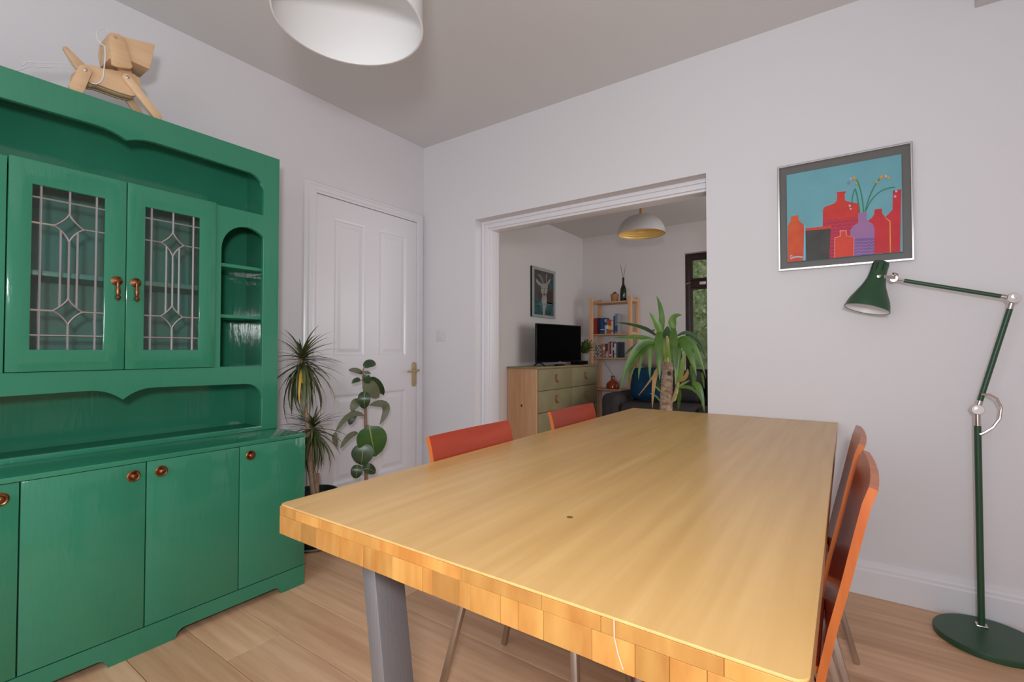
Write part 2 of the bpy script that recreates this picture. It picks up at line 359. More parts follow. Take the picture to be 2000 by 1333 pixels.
# baseboards
def skirt(name, a, b, nrm, m=GLOSSW):
    a, b, nrm = V(a), V(b), V(nrm); prof = [(0, 0), (.017, 0), (.017, .105), (.013, .112), (.013, .122), (.008, .13), (.006, .147), (0, .15)]
    mb = MB(); mb.prism([a + nrm * p[0] + V((0, 0, p[1])) for p in prof], b - a); return struct(name, mb, m, ang=25)
skirt('baseboard_front', (OX1, 0, 0), (XR, 0, 0), (0, -1, 0)); skirt('baseboard_front', (0, 0, 0), (OX0, 0, 0), (0, -1, 0))
skirt('baseboard_left', (0, YB, 0), (0, -.99, 0), (1, 0, 0)); skirt('baseboard_right', (XR, YB, 0), (XR, 0, 0), (-1, 0, 0))
skirt('baseboard_far', (XL2, YF, 0), (XR, YF, 0), (0, -1, 0)); skirt('baseboard_left', (XL2, .2, 0), (XL2, YF, 0), (1, 0, 0))
# door
dm = MB().box(-.0, .005, -.912, -.088, .004, 2.001)
door = struct('door_1', dm, GLOSSW)
PY = [(-.785, -.545), (-.434, -.183)]; PZ = [(.215, .775), (1.01, 1.88)]
st = MB(); ys = [-.912, PY[0][0], PY[0][1], PY[1][0], PY[1][1], -.088]
for a in (0, 2, 4): st.box(.004, .016, ys[a], ys[a + 1], .004, 2.001)
for a, b in PY: 
    for c, d in ((.004, PZ[0][0]), (PZ[0][1], PZ[1][0]), (PZ[1][1], 2.001)): st.box(.004, .016, a, b, c, d)
st.build('door_frame', GLOSSW, door, smooth=False)
for a, b in PY:
    for c, d in PZ:
        p = MB(); to = lambda u, v, x: V((x, u, v))
        loops = [(0, .0158), (.010, .0135), (.018, .0065), (.028, .0065), (.052, .0125)]
        L_ = [[to(a + i, c + i, x), to(b - i, c + i, x), to(b - i, d - i, x), to(a + i, d - i, x)] for i, x in loops]
        k = 0; p.v = [q for l in L_ for q in l]
        for i in range(len(L_) - 1):
            for j in range(4): p.f.append((i * 4 + j, i * 4 + (j + 1) % 4, i * 4 + 4 + (j + 1) % 4, i * 4 + 4 + j)); p.m.append(0)
        p.f.append(tuple(len(p.v) - 4 + j for j in range(4))); p.m.append(0); p.build('panel', GLOSSW, door, smooth=False)
ar = MB(); aprof = [(0, .0), (.028, 0), (.03, .012), (.024, .02), (.024, .044), (.017, .05), (.017, .062), (.012, .07), (0, .072)]   # (proud, outward)
def aside(y0, sgn): return [[V((x, y0 + sgn * t, 0)) for x, t in aprof], [V((x, y0 + sgn * t, 2.004 + t)) for x, t in aprof]]
l0, l1 = aside(-.914, -1); r0, r1 = aside(-.086, 1)
n = len(aprof)
for A_, B_ in ((l0, l1), (l1, r1), (r1, r0)):
    k = len(ar.v); ar.v += A_ + B_
    for i in range(n - 1): ar.f.append((k + i, k + i + 1, k + n + i + 1, k + n + i)); ar.m.append(0)
ar.build('architrave', GLOSSW, door, ang=20)
hp = MB(); hy = -.112; hp.prism([V((.016, hy + u, v)) for u, v in arc(0, .945, .019, .019, 0, 180, 8) and [(c, d) for c, d in arc(0, .945, .02, .02, 0, 180, 8)] + [(c, d) for c, d in arc(0, .805, .02, .02, 180, 360, 8)]], (.007, 0, 0))
hb = tag(hp.build('handle_plate', BRASS, door, bevel=.002), 'worn brass handle plate')
hl = MB().lathe([(.011, 0), (.009, .02), (.009, .042)], (.022, hy, .905), 12, (1, 0, 0)); hl.tube([(.058, hy + .012, .905), (.062, hy - .03, .903), (.058, hy - .095, .9)], [.009, .0085, .007], 10)
hl.build('lever', BRASS, hb)
MB().tube([(.02, -.918, 1.70), (.02, -.918, 1.79)], .006, 8).build('hinge', BRASS, door)
# light switch
sw = thing('light_switch', 'small white light switch plate on wall right of the white door', 'switch', (.182, 0, 1.118))
MB().box(.14, .224, -.008, 0, 1.118, 1.203).build('plate', PLASTICW, sw, bevel=.002)
MB().box(.168, .196, -.012, -.007, 1.138, 1.183).build('rocker', PLASTICW, sw, bevel=.0015)
# ================================================================== GREEN DRESSER
YC = -1.938; XB = .09; XF = .615; XH = .375
dr = thing('dresser', 'tall glossy green dresser with leaded glass doors by the left wall', 'dresser', (.35, YC, 0))
YR, YL = YC + .601, YC - .601
MB().box(XB, .592, YL + .004, YR - .004, .08, .661).build('base_carcass', GREEN, dr)
MB().box(XB, XF, YL, YR, .661, .6775).build('countertop', GREEN, dr, bevel=.002)
pz = [(YL, 0), (YL, .085), (YR, .085), (YR, 0), (-1.445, 0)] + arc(-1.475, .0, .03, .031, 20, 90, 5) + [(-1.80, .031)] + arc(-1.81, 0, .03, .031, 90, 170, 5)
pz += [(-1.844, 0), (-2.035, 0)] + arc(-2.066, 0, .03, .031, 20, 90, 5) + [(-2.39, .031)] + arc(-2.40, 0, .03, .031, 90, 170, 5) + [(-2.432, 0)]
plm = MB().prism([V((.597, u, v)) for u, v in pz], (.018, 0, 0)); plm.box(XB, .597, YR - .018, YR, 0, .085).box(XB, .597, YL, YL + .018, 0, .085); plm.build('plinth', GREEN, dr, bevel=.001, bseg=1)
DB = [(YL + .001, -2.2505), (-2.2470, -1.9385), (-1.9350, -1.6250), (-1.6215, YR - .001)]
for (a, b), ky in zip(DB, (-2.29, -1.974, -1.893, -1.581)):
    d_ = MB().box(.595, XF, a, b, .0885, .6595).build('base_door', GREEN, dr, bevel=.0015)
    kb = MB().lathe([(.0, 0), (.0195, 0), (.0195, .003), (.0165, .0055), (.014, .0045), (.011, .0045), (.009, .008), (.0085, .012), (.0055, .0145), (0, .015)], (XF, ky, .619), 20, (1, 0, 0))
    tag(kb.build('knob', BRONZE, d_), 'round bronze knob')
# hutch
ZT = 1.982
for y0 in (YR - .02, YL): MB().box(XB, XH - .018, y0, y0 + .02, .6775, ZT).build('side_panel', GREEN, dr)
MB().box(XB, XB + .012, YL + .02, YR - .02, .6775, ZT).build('back_panel', GREEN, dr)
MB().box(XB, XH - .018, YL + .02, YR - .02, ZT - .02, ZT).build('top_board', GREEN, dr)
MB().box(XB + .012, XH - .018, YL + .02, YR - .02, 1.672, 1.690).build('deck', GREEN, dr)
MB().box(XB + .012, XH - .018, YL + .02, YR - .02, .958, .976).build('deck', GREEN, dr)
for y0 in (-1.622, -2.272): MB().box(XB + .012, XH - .018, y0, y0 + .018, .976, 1.672).build('divider', GREEN, dr)
for z0 in (1.426, 1.197):
    for a, b in ((-1.604, YR - .02), (YL + .02, -2.272)): MB().box(XB + .012, XH - .02, a, b, z0, z0 + .015).build('shelf', GREEN, dr, bevel=.001)
MB().box(XB + .012, XH - .045, -2.254, -1.622, 1.312, 1.330).build('shelf', GREENIN, dr, bevel=.001)
MB().box(XB + .0122, XB + .014, -2.254, -1.622, .976, 1.672).build('cupboard_back', GREENIN, dr)
def fy(pts, x0=XH - .018, t=.018): return [V((x0, u, v)) for u, v in pts], (t, 0, 0)
def mir(pts): return [(2 * YC - u, v) for u, v in pts]
for k in (0, 1):
    s_ = [(YR, .6775), (YR, ZT), (-1.412, ZT), (-1.412, .6775)]
    MB().prism(*fy(mir(s_) if k else s_)).build('stile', GREEN, dr, bevel=.0012, bseg=1)
def scallop(zb, zt, zc, r=.07, top=ZT, yr=-1.412, cz=.034):
    """lower edge of a rail, right half: corner round, straight, then the cusp in the middle"""
    rh = [(yr, top), (yr, zb)] + arc(yr - r, zb, r, zt - zb, 0, 90, 8) + [(YC + .115, zt + .006)]
    rh += [(p.x, p.y) for p in bez((YC + .105, zt + .006, 0), (YC + .045, zt + .008, 0), (YC, zc, 0), 8)]
    lh = mir(rh)[::-1]; return rh + lh[1:]
MB().prism(*fy(scallop(1.80, 1.876, 1.858))).build('fascia', GREEN, dr, bevel=.001, bseg=1)
MB().prism(*fy(scallop(.825, .897, .863, .075, .9765))).build('lower_rail', GREEN, dr, bevel=.001, bseg=1)
MB().box(XH - .018, XH, YL + .075, YR - .075, .6775, .6965).build('sill', GREEN, dr, bevel=.001)
for k in (0, 1):
    oc = [(-1.412, .9765), (-1.412 , 1.690), (-1.6205, 1.690), (-1.6205, .9765)]
    oc = [(-1.3765 + .02, .9765), (-1.3765 + .02, 1.690), (-1.6205, 1.690), (-1.6205, .9765)]
    inn = [(-1.597, .979), (-1.3765, .979), (-1.3765, 1.50)] + arc(-1.48675, 1.50, .11025, .118, 0, 180, 16)[1:]
    if k: oc, inn = mir(oc), mir(inn)
    ap = MB(); holed(ap, oc, inn, lambda u, v: V((XH - .0181, u, v)), (.0183, 0, 0), 40); ap.build('arch_panel', GREEN, dr, bevel=0)
# glazed doors
def lead_door(y0, y1, hinge):
    yc = (y0 + y1) / 2; gy = .0970; z0, z1 = 1.053, 1.615; X0 = XH - .012
    if hinge == 'l': yc2 = -2.0985
    else: yc2 = -1.781
    d_ = MB(); holed(d_, [(y0, .9785), (y1, .9785), (y1, 1.6955), (y0, 1.6955)], [(yc2 - gy, z0), (yc2 + gy, z0), (yc2 + gy, z1), (yc2 - gy, z1)], lambda u, v: V((X0, u, v)), (.019, 0, 0), 0)
    do = d_.build('glazed_door', GREEN, dr, bevel=.002)
    vs = .074; sh = .0225; hs = [1.574, 1.486, 1.188, 1.102]; s1 = (1.534, 1.437); s2 = (1.233, 1.142); sw_ = .040
    P = lambda u, v: V((X0 + .009, yc2 + u, v))
    q = lambda a, b, c: [(p.x, p.y) for p in bez((*a, 0), (*b, 0), (*c, 0), 6)]
    def star(zt, zm, zb): return [q((0, zt), (.012, zm + .02), (sw_, zm)), q((sw_, zm), (.014, zm - .014), (0, zb)), q((0, zb), (-.014, zm - .014), (-sw_, zm)), q((-sw_, zm), (-.012, zm + .02), (0, zt))]
    S1, S2 = star(s1[0], hs[1], s1[1]), star(s2[0], hs[2], s2[1])
    # lead came
    ld = MB(); R_ = .0037
    def ln(pts): ld.tube([P(*p) for p in pts], R_, 6)
    for u in (-vs, vs): ln([(u, z0), (u, z1)])
    ln([(0, z1), (0, s1[0])]); ln([(0, s1[1]), (0, s2[0])]); ln([(0, s2[1]), (0, z0)])
    for h in (hs[0], hs[3]): ln([(-gy, h), (gy, h)])
    for h in (hs[1], hs[2]): ln([(-gy, h), (-sw_, h)]); ln([(sw_, h), (gy, h)])
    def cut(seg, u):       # height of a star edge at |u|
        for a, b in zip(seg[:-1], seg[1:]):
            if min(a[0], b[0]) <= u <= max(a[0], b[0]) and a[0] != b[0]: return a[1] + (b[1] - a[1]) * (u - a[0]) / (b[0] - a[0])
    za, zb_ = cut(S1[1], sh), cut(S2[0], sh)
    for u in (-sh, sh): ln([(u, zb_), (u, za)])
    for s in S1 + S2: ln(s)
    ld.build('lead_came', LEAD, do, ang=60)
    # panes between the leads
    def rect(a, b, c, d): return [(a, c), (b, c), (b, d), (a, d)]
    panes = []
    for a, b in ((-gy, -vs), (-vs, 0), (0, vs), (vs, gy)): panes += [rect(a, b, hs[0], z1), rect(a, b, z0, hs[3])]
    for a, b in ((-gy, -vs), (vs, gy)): panes += [rect(a, b, hs[1], hs[0]), rect(a, b, hs[2], hs[1]), rect(a, b, hs[3], hs[2])]
    fl2 = lambda pts: [(-u, v) for u, v in pts]
    c1 = [(vs, hs[1]), (vs, hs[0]), (0, hs[0])] + S1[0]
    c2 = [(vs, hs[2]), (vs, hs[3]), (0, hs[3])] + S2[1][::-1]
    k1 = [p for p in S1[1] if p[0] > sh]; k2 = [p for p in S2[0] if p[0] > sh]
    c3 = [(vs, hs[2]), (vs, hs[1])] + k1 + [(sh, za), (sh, zb_)] + k2
    i1 = [p for p in S1[1] if p[0] < sh]; i2 = [p for p in S2[0] if p[0] < sh]
    c4 = [(sh, za)] + i1 + i2 + [(sh, zb_)]
    for c in (c1, c2, c3, c4): panes += [c, fl2(c)]
    panes += [S1[0][:-1] + S1[1][:-1] + S1[2][:-1] + S1[3][:-1], S2[0][:-1] + S2[1][:-1] + S2[2][:-1] + S2[3][:-1]]
    for p in panes:
        po = MB().prism([V((X0 + .008, yc2 + u, v)) for u, v in p], (.002, 0, 0)).build('pane', CGLASS, do, smooth=False)
    hy_ = -1.965 if hinge == 'l' else -1.907
    hd = MB().lathe([(0, 0), (.018, 0), (.018, .003), (.012, .007), (.006, .012), (0, .014)], (X0 + .019, hy_, 1.312), 18, (1, 0, 0))
    hd.lathe([(.004, 0), (.006, .006), (.0045, .012), (.007, .03), (.0075, .045), (.0045, .054), (.0085, .06), (.009, .066), (.005, .07), (.003, .075), (0, .076)], (X0 + .033, hy_, 1.312), 14, (.05, 0, -1))
    tag(hd.build('drop_handle', BRONZE, do), 'bronze drop handle')
lead_door(-2.2520, -1.9385, 'l'); lead_door(-1.9355, -1.6222, 'r')
# ================================================================== WOODEN DOG LAMP
dg = thing('dog_lamp', 'pale wooden dog-shaped lamp with white cord on top of the green dresser', 'lamp', (.31, -1.97, ZT))
def dz(x, y, X=.34): p = at(30 + x / 6.348, 40 + y / 6.348, 0, X); return p
body = [(800, 560), (860, 540), (960, 552), (1080, 590), (1230, 618), (1380, 632), (1480, 665), (1545, 720), (1560, 790), (1540, 870), (1500, 935), (1440, 935), (1300, 895), (1150, 840), (1030, 795), (960, 790), (905, 755), (830, 700)]
dx = lambda pts, X: [dz(x, y, X) for x, y in pts]
for X0_, X1_ in ((.345, .331), (.326, .294), (.289, .275)):
    MB().prism([V((X0_, p.y, p.z)) for p in dx(body, .345)], (X1_ - X0_, 0, 0)).build('body_plate', TOYW, dg, bevel=.003)
MB().prism([V((.331, p.y, p.z)) for p in dx([(860, 580), (1380, 660), (1500, 740), (1480, 900), (1030, 770), (900, 720)], .345)], (-.056, 0, 0)).build('body_core', TOYD, dg)
def paddle(name, a, b, wa, wb, X0_, X1_, m=TOYW, zmin=ZT + .001):
    """rounded bar between two points (y,z) of the dog's side plane"""
    A = V((a.y, a.z)); B = V((b.y, b.z)); t = (B - A).normalized(); nn = V((-t.y, t.x)); pts = []
    for i in range(9): g = PI / 2 + PI * i / 8; pts.append(A + (t * math.cos(g) + nn * math.sin(g)) * wa)
    for i in range(9): g = -PI / 2 + PI * i / 8; pts.append(B + (t * math.cos(g) + nn * math.sin(g)) * wb)
    return MB().prism([V((X0_, p.x, max(p.y, zmin))) for p in pts], (X1_ - X0_, 0, 0)).build(name, m, dg, bevel=.003)
h1 = dz(870, 612, .36); h2 = dz(760, 850, .36); f1 = dz(1392, 705, .36); f2 = dz(1765, 1180, .36)
h2.z = ZT + .016; f2.z = ZT + .016
paddle('leg', h1, h2, .019, .021, .345, .360); paddle('leg', h1, h2 + V((0, .018, 0)), .019, .021, .26, .275)
paddle('leg', f1, f2, .015, .016, .345, .360); paddle('leg', f1, f2 + V((0, -.02, 0)), .015, .016, .26, .275)
for hh in (h1, f1):
    tag(MB().lathe([(0, 0), (.006, 0), (.006, .002), (.003, .004), (0, .004)], (.360, hh.y, hh.z), 12, (1, 0, 0)).build('bolt', CHROME, dg), 'small metal bolt')
paddle('tail', dz(625, 360, .31), dz(800, 570, .31), .009, .019, .303, .317)
paddle('neck', dz(1300, 420, .31), dz(1380, 720, .31), .02, .02, .296, .324)
hx0, hx1 = .372, .265
head = dx([(1165, 152), (1735, 298), (1668, 602), (1440, 505), (1165, 470)], hx0)
hm = MB().prism([V((hx0, p.y, p.z)) for p in head], (hx1 - hx0, 0, 0)); hm.build('head', TOYW, dg, bevel=.002)
ear = [(1165, 160), (1285, 180), (1330, 240), (1385, 380), (1445, 590), (1420, 610), (1240, 585), (1185, 555), (1170, 400), (1150, 300)]
for xe, s_ in ((hx0 + .001, 1), (hx1 - .001, -1)):
    eo = MB().prism([V((xe, p.y, p.z)) for p in dx(ear, hx0 + .001)], (.012 * s_, 0, 0)).build('ear', TOYW, dg, bevel=.003)
    if s_ > 0:
        pb = dz(1240, 208, hx0 + .013); tag(MB().lathe([(0, 0), (.006, 0), (.005, .003), (0, .003)], (xe + .012, pb.y, pb.z), 12, (1, 0, 0)).build('bolt', CHROME, eo), 'small metal bolt')
cpts = [(1130, 330), (1075, 300), (1020, 240), (1005, 160), (1050, 105), (1110, 105), (1160, 150)]
cd_ = MB().tube([dz(x, y, .33) for x, y in cpts], .0022, 6)
cd_.tube([dz(1110, 330, .374), dz(1115, 450, .374), dz(1100, 600, .366), dz(1090, 700, .362), dz(1060, 760, .36), dz(1000, 790, .356), dz(940, 775, .352)], .0022, 6)
cz = [dz(x, y, .30) for x, y in [(790, 640), (700, 580), (600, 525), (480, 525), (350, 528), (200, 515), (130, 518), (85, 560)]]
cz2 = [dz(x, y, .30) for x, y in [(790, 660), (720, 620), (650, 580), (540, 572), (380, 580), (200, 570), (140, 575), (90, 600)]]
cd_.tube(cz, .0022, 6); cd_.tube(cz2 + [V((.29, cz2[-1].y - .05, ZT + .003))], .0022, 6); cd_.build('cord', CORD, dg)
# ================================================================== TABLE
TX0, TX1, TY0, TZt, TZb = 1.65, 2.593, -2.035, .730, .668
tb = thing('dining_table', 'long thick oak dining table pushed against the wall by the opening', 'table', ((TX0 + TX1) / 2, -1.02, 0))
rr = .014
def rrect(x0, x1, y0, y1, r): return arc(x0 + r, y0 + r, r, r, 180, 270, 5) + arc(x1 - r, y0 + r, r, r, 270, 360, 5) + [(x1, y1), (x0, y1)]
MB().prism([V((u, v, TZt - .004)) for u, v in rrect(TX0, TX1, TY0, -.004, rr)], (0, 0, .004)).build('tabletop', OAK, tb, bevel=.0012, bseg=1)
MB().prism([V((u, v, TZb)) for u, v in rrect(TX0 + .002, TX1 - .002, TY0 + .013, -.006, .006)], (0, 0, TZt - .004 - TZb)).build('table_core', BLOCK, tb, bevel=.002)
x = TX0 + .0015; zs = TZt - .0045; up = []
while x < TX1 - .002:
    l = min(random.choice([.045, .06, .085, .11, .14]), TX1 - .0015 - x)
    if TX1 - .0015 - (x + l) < .02: l = TX1 - .0015 - x
    up.append((x, x + l)); x += l
x = TX0 + .0015; lo = []
while x < TX1 - .002:
    l = min(random.choice([.022, .03, .04, .04, .055, .07]), TX1 - .0015 - x)
    if TX1 - .0015 - (x + l) < .012: l = TX1 - .0015 - x
    lo.append((x, x + l)); x += l
for lst, z0, z1 in ((up, zs - .019, zs), (lo, TZb, zs - .0193)):
    for a, b in lst:
        d = random.random() * .0006; yy = TY0 + (.006 if a < TX0 + .004 or b > TX1 - .004 else .0012) * (0 if z0 > .7 else 1)
        MB().box(a + .0002, b - .0002, TY0 + d + .0006, TY0 + .0135, z0, z1).build('edge_block', BLOCK, tb, bevel=.0006, bseg=1, smooth=False)
tag(MB().tube([at(1199, 1211, 1, TY0 - .0004), at(1200, 1246, 1, TY0 - .0004), at(1207, 1278, 1, TY0 - .0004), at(1217, 1308, 1, TY0 - .0004)], .0009, 6).build('crack', mat('pale_crack', (.66, .47, .34), .7), tb), 'pale crack line down the front edge')
kn = at(1113, 1011, 2, TZt); tag(MB().lathe([(0, .0004), (.0055, .0004), (.0065, 0)], kn, 14).build('knot', mat('knot', (.20, .09, .03), .5), tb), 'small dark wood knot')
for yl in (-1.895, -.17):
    for sgn in (-1, 1):
        xc = 2.1165
        MB().bar((xc + sgn * .316, yl, TZb - .006), (xc + sgn * .218, yl, .006), .040, .075, (1, 0, 0)).build('leg', STEEL, tb, bevel=.002)
    MB().box(xc - .37, xc + .37, yl - .0375, yl + .0375, TZb - .006, TZb).build('leg_plate', STEEL, tb)
    MB().box(xc - .238, xc + .238, yl - .0375, yl + .0375, 0, .006).build('foot_plate', STEEL, tb)
# ================================================================== CHAIRS
ch = thing('dining_chair', 'red stained plywood chair at table, nearest the green dresser', 'chair', (0, 0, 0), 'red dining chairs around the oak table')
def shell(pts, half, th, curve=0, n=8):
    """bent ply strip: pts (x,z) along, swept over +-half in y; slot 1 = edges"""
    mb = MB(); m_ = len(pts)
    nr = []
    for i in range(m_):
        a = V((*pts[max(i - 1, 0)], 0)); b = V((*pts[min(i + 1, m_ - 1)], 0)); t = (b - a).normalized(); nr.append(V((-t.y, t.x, 0)))
    def P(i, j, s):
        y = -half + 2 * half * j / n; c = curve * (1 - (y / half) ** 2); q = nr[i] * (th / 2 * s); return V((pts[i][0] - c + q.x, y, pts[i][1] + q.y))
    for s in (1, -1):
        k = len(mb.v)
        for i in range(m_):
            for j in range(n + 1): mb.v.append(P(i, j, s))
        for i in range(m_ - 1):
            for j in range(n):
                f = (k + i * (n + 1) + j, k + i * (n + 1) + j + 1, k + (i + 1) * (n + 1) + j + 1, k + (i + 1) * (n + 1) + j); mb.f.append(f if s < 0 else f[::-1]); mb.m.append(0)
    K = m_ * (n + 1); idx = lambda i, j: i * (n + 1) + j
    loop = [idx(0, j) for j in range(n + 1)] + [idx(i, n) for i in range(1, m_)] + [idx(m_ - 1, j) for j in range(n - 1, -1, -1)] + [idx(i, 0) for i in range(m_ - 2, 0, -1)]
    for a, b in zip(loop, loop[1:] + loop[:1]): mb.f.append((a, b, b + K, a + K)); mb.m.append(1)
    return mb
bk = [(-.158, .352), (-.172, .43), (-.187, .505), (-.209, .60), (-.226, .68), (-.243, .757), (-.254, .79)]
shell(bk, .205, .015, .008).build('backrest', [PLY, PLYE], ch, ang=40)
se = [(-.162, .400), (-.10, .397), (0, .395), (.12, .397), (.20, .396), (.24, .388), (.256, .37)]
shell(se, .165, .014, 0).build('seat', [PLY, PLYE], ch, ang=40)
for sy in (-1, 1):
    MB().bar((-.14, sy * .14, .388), (-.240, sy * .167, 0), .018, .018, (1, 0, 0)).build('leg', SATIN, ch, bevel=.002)
    MB().bar((.205, sy * .15, .386), (.228, sy * .172, 0), .018, .018, (1, 0, 0)).build('leg', SATIN, ch, bevel=.002)
    MB().bar((-.15, sy * .143, .379), (.215, sy * .15, .378), .018, .018, (0, 0, 1)).build('seat_rail', SATIN, ch, bevel=.002)
ch.location = (1.853, -1.347, .002)
dup(ch, (1.853, -.635, .002), 0, 'red stained plywood chair at table in front of the drawer chest')
dup(ch, (2.411, -1.255, .002), PI, 'red stained plywood chair on the right side of the table, nearer the camera')
dup(ch, (2.405, -.757, .002), PI, 'red stained plywood chair on the right side of the table, nearer the wall')
# ================================================================== FLOOR LAMP
LY = -.10
lp = thing('floor_lamp', 'dark green jointed metal floor lamp beside the framed bottle painting', 'lamp', (3.03, LY - .06, 0))
MB().lathe([(.0, 0), (.148, 0), (.152, .004), (.152, .018), (.149, .022), (0, .0225)], (3.035, LY - .072, 0), 48).build('base', LAMPG, lp)
MB().box(3.012, 3.046, LY - .017, LY + .017, .0225, .029).build('collar', CHROME, lp, bevel=.003)
ja = at(1909, 800, 1, LY); jb = at(1979, 583, 1, LY); jc = at(1745, 545, 1, LY)
jn = V((3.029, LY, ja.z))
MB().tube([(3.029, LY, .028), (3.029, LY, jn.z - .062)], .0105, 16).build('pole', LAMPG, lp)
kj = MB().tube([(3.029, LY, jn.z - .064), (3.029, LY, jn.z - .018)], .0095, 14); kj.lathe([(0, -.016), (.017, -.016), (.019, -.012), (.019, .012), (.017, .016), (0, .016)], jn, 18, (0, 1, 0)); kj.lathe([(0, 0), (.008, 0), (.008, .016), (0, .018)], jn + V((0, -.032, 0)), 12, (0, 1, 0)); kj.build('joint', CHROME, lp)
u1 = (jb - jn).normalized()
MB().tube([jn + u1 * .03, jb - u1 * .035], .0088, 14).build('lower_arm', LAMPG, lp)
MB().tube([jn + u1 * .012, jn + u1 * .034], .0095, 12).build('ferrule', CHROME, lp)
kb_ = MB().lathe([(0, -.014), (.017, -.014), (.019, -.01), (.019, .01), (.017, .014), (0, .014)], jb, 18, (0, 1, 0)); kb_.lathe([(0, 0), (.009, 0), (.009, .014), (0, .016)], jb + V((0.004, -.028, .006)), 12, (0, 1, 0)); kb_.tube([jb - u1 * .04, jb], .0095, 12); kb_.build('joint', CHROME, lp)
u2 = (jc - jb).normalized()
kb_ = MB().tube([jb, jb + u2 * .034], .0088, 12).build('ferrule', CHROME, lp)
MB().tube([jb + u2 * .03, jc - u2 * .035], .0078, 14).build('upper_arm', LAMPG, lp)
hd = MB().tube([jc - u2 * .04, jc - u2 * .005], .006, 10); hd.lathe([(0, -.012), (.013, -.012), (.013, .012), (0, .012)], jc, 16, (0, 1, 0)); hd.lathe([(0, 0), (.006, 0), (.011, .003), (.011, .008), (0, .01)], jc + V((.003, -.02, .012)), 12, (.4, -.3, .9))
sa = at(1722, 511, 1, LY - .02); sb_ = at(1692, 606, 1, LY - .02); axd = (sb_ - sa).normalized(); axd = (axd + V((0, -.16, 0))).normalized()
hd.bar(jc + V((.004, -.02, .002)), at(1716, 540, 1, LY - .062), .013, .005, (0, 0, 1)); hd.lathe([(0, 0), (.0075, 0), (.006, .004), (0, .005)], at(1716, 540, 1, LY - .0645), 12, (0, -1, 0))
hd.build('bracket', CHROME, lp)
SL = (sb_ - sa).length
sp = [(.0, 0), (.017, 0), (.026, .004), (.0285, .012), (.029, .05), (.032, .075), (.042, .105), (.056, .135), (.068, .160), (.0745, .180), (.077, .197)]
sc_ = SL / .197; sp = [(r, h * sc_) for r, h in sp]
sh = MB().lathe(sp, sa, 40, axd, caps=False)
shade = sh.build('shade', LAMPG, lp, ang=60)
inn = [(r - .0016, h) for r, h in sp[4:]]; inn[-1] = (sp[-1][0] - .0004, sp[-1][1] + .0003)
tag(MB().lathe([(0, inn[0][1])] + inn, sa, 40, axd, caps=False).build('shade_lining', WHITEP, shade, ang=60), 'white inside of the shade')
MB().lathe([(.0765, -.0018), (.0785, -.0018), (.0785, .0018), (.0765, .0018)], sb_ - V((0, 0, 0)) + (sa + axd * SL - sb_), 40, axd, close=True).build('rim', LAMPG, shade)
side = axd.cross(V((0, 1, 0))).normalized()
for g in (-1.05, -.35, .35):       # vent slots facing the room
    rd = (axd.cross(side) * math.cos(g) + side * math.sin(g)).normalized()
    if rd.y > 0: rd = (rd * -1)
    c0 = sa + rd * .0287
    MB().bar(c0 + axd * .014, c0 + axd * .045, .0035, .001, axd.cross(rd)).build('vent_slot', DARKSLOT, shade)
hose = [at(x, y, 1, LY - .012) for x, y in [(1916, 771), (1932, 771), (1947, 779), (1956, 797), (1953, 818), (1940, 835), (1924, 845), (1914, 849)]]
sm = [];
for i in range(len(hose) - 1):
    for k in range(4): sm.append(hose[i].lerp(hose[i + 1], k / 4))
MB().tube(sm + [hose[-1]], .0045, 8).build('cable_loop', CHROME, lp)
# ================================================================== BIG PENDANT
pc = V((1.461, -1.732, 2.0)); PR = .207
pn = thing('pendant_lamp', 'large white drum pendant shade hanging from the near ceiling', 'lamp', (pc.x, pc.y, 2.0))
pr = [(PR, 0), (PR, .25), (PR - .002, .25), (PR - .002, 0)]
shd = MB().lathe(pr, pc, 72, close=True).build('shade', FABRIC, pn, ang=60)
for z in (0, .246): MB().lathe([(PR - .0035, -.001), (PR + .0015, -.001), (PR + .0015, .006), (PR - .0035, .006)], pc + V((0, 0, z)), 72, close=True).build('rim', FABRIC, shd)
sp_ = MB()
for g in range(3): a = 2 * PI * g / 3; sp_.tube([pc + V((.02 * math.cos(a), .02 * math.sin(a), .20)), pc + V((PR * math.cos(a), PR * math.sin(a), .246))], .002, 6)
sp_.lathe([(.022, .197), (.022, .203), (.014, .203), (.014, .197)], pc, 20, close=True); sp_.build('spider', WHITEP, pn)
MB().lathe([(0, .14), (.014, .143), (.022, .155), (.022, .168), (.014, .185), (.012, .195)], pc, 20).build('bulb', mat('opal_bulb', (.9, .9, .88), .3), pn)
MB().lathe([(.02, .165), (.02, .24), (.006, .26), (.004, .28), (.003, H - 2.0 - .03)], pc, 14).build('cord', CORD, pn)
MB().lathe([(.008, H - 2.0 - .035), (.045, H - 2.0 - .02), (.05, H - 2.0)], pc, 24).build('ceiling_rose', WHITEP, pn)
# ================================================================== BOTTLE PAINTING
pa = thing('framed_painting', 'painting of red and orange bottles in silver frame on wall', 'painting', (2.62, 0, 1.42))
px0, px1, pz0, pz1 = 2.372, 2.862, 1.424, 1.915
ix0, ix1, iz0, iz1 = 2.408, 2.826, 1.462, 1.872
R4 = lambda a, b, c, d: [(a, c), (b, c), (b, d), (a, d)]
m_ = MB(); holed(m_, R4(px0, px1, pz0, pz1), R4(px0 + .007, px1 - .007, pz0 + .007, pz1 - .007), lambda u, v: V((u, -.034, v)), (0, .034, 0), 0); m_.build('frame', SILVER, pa, bevel=.001)
MB().box(px0 + .006, px1 - .006, -.012, -.003, pz0 + .006, pz1 - .006).build('backing', TAUPE, pa)
yc_ = -.026
cv = MB().box(ix0, ix1, yc_, -.012, iz0, iz1).build('canvas', mat('paint_sky_blue', (.15, .385, .45), .6, col2=(.17, .42, .485), nscale=9), pa, bevel=.001)
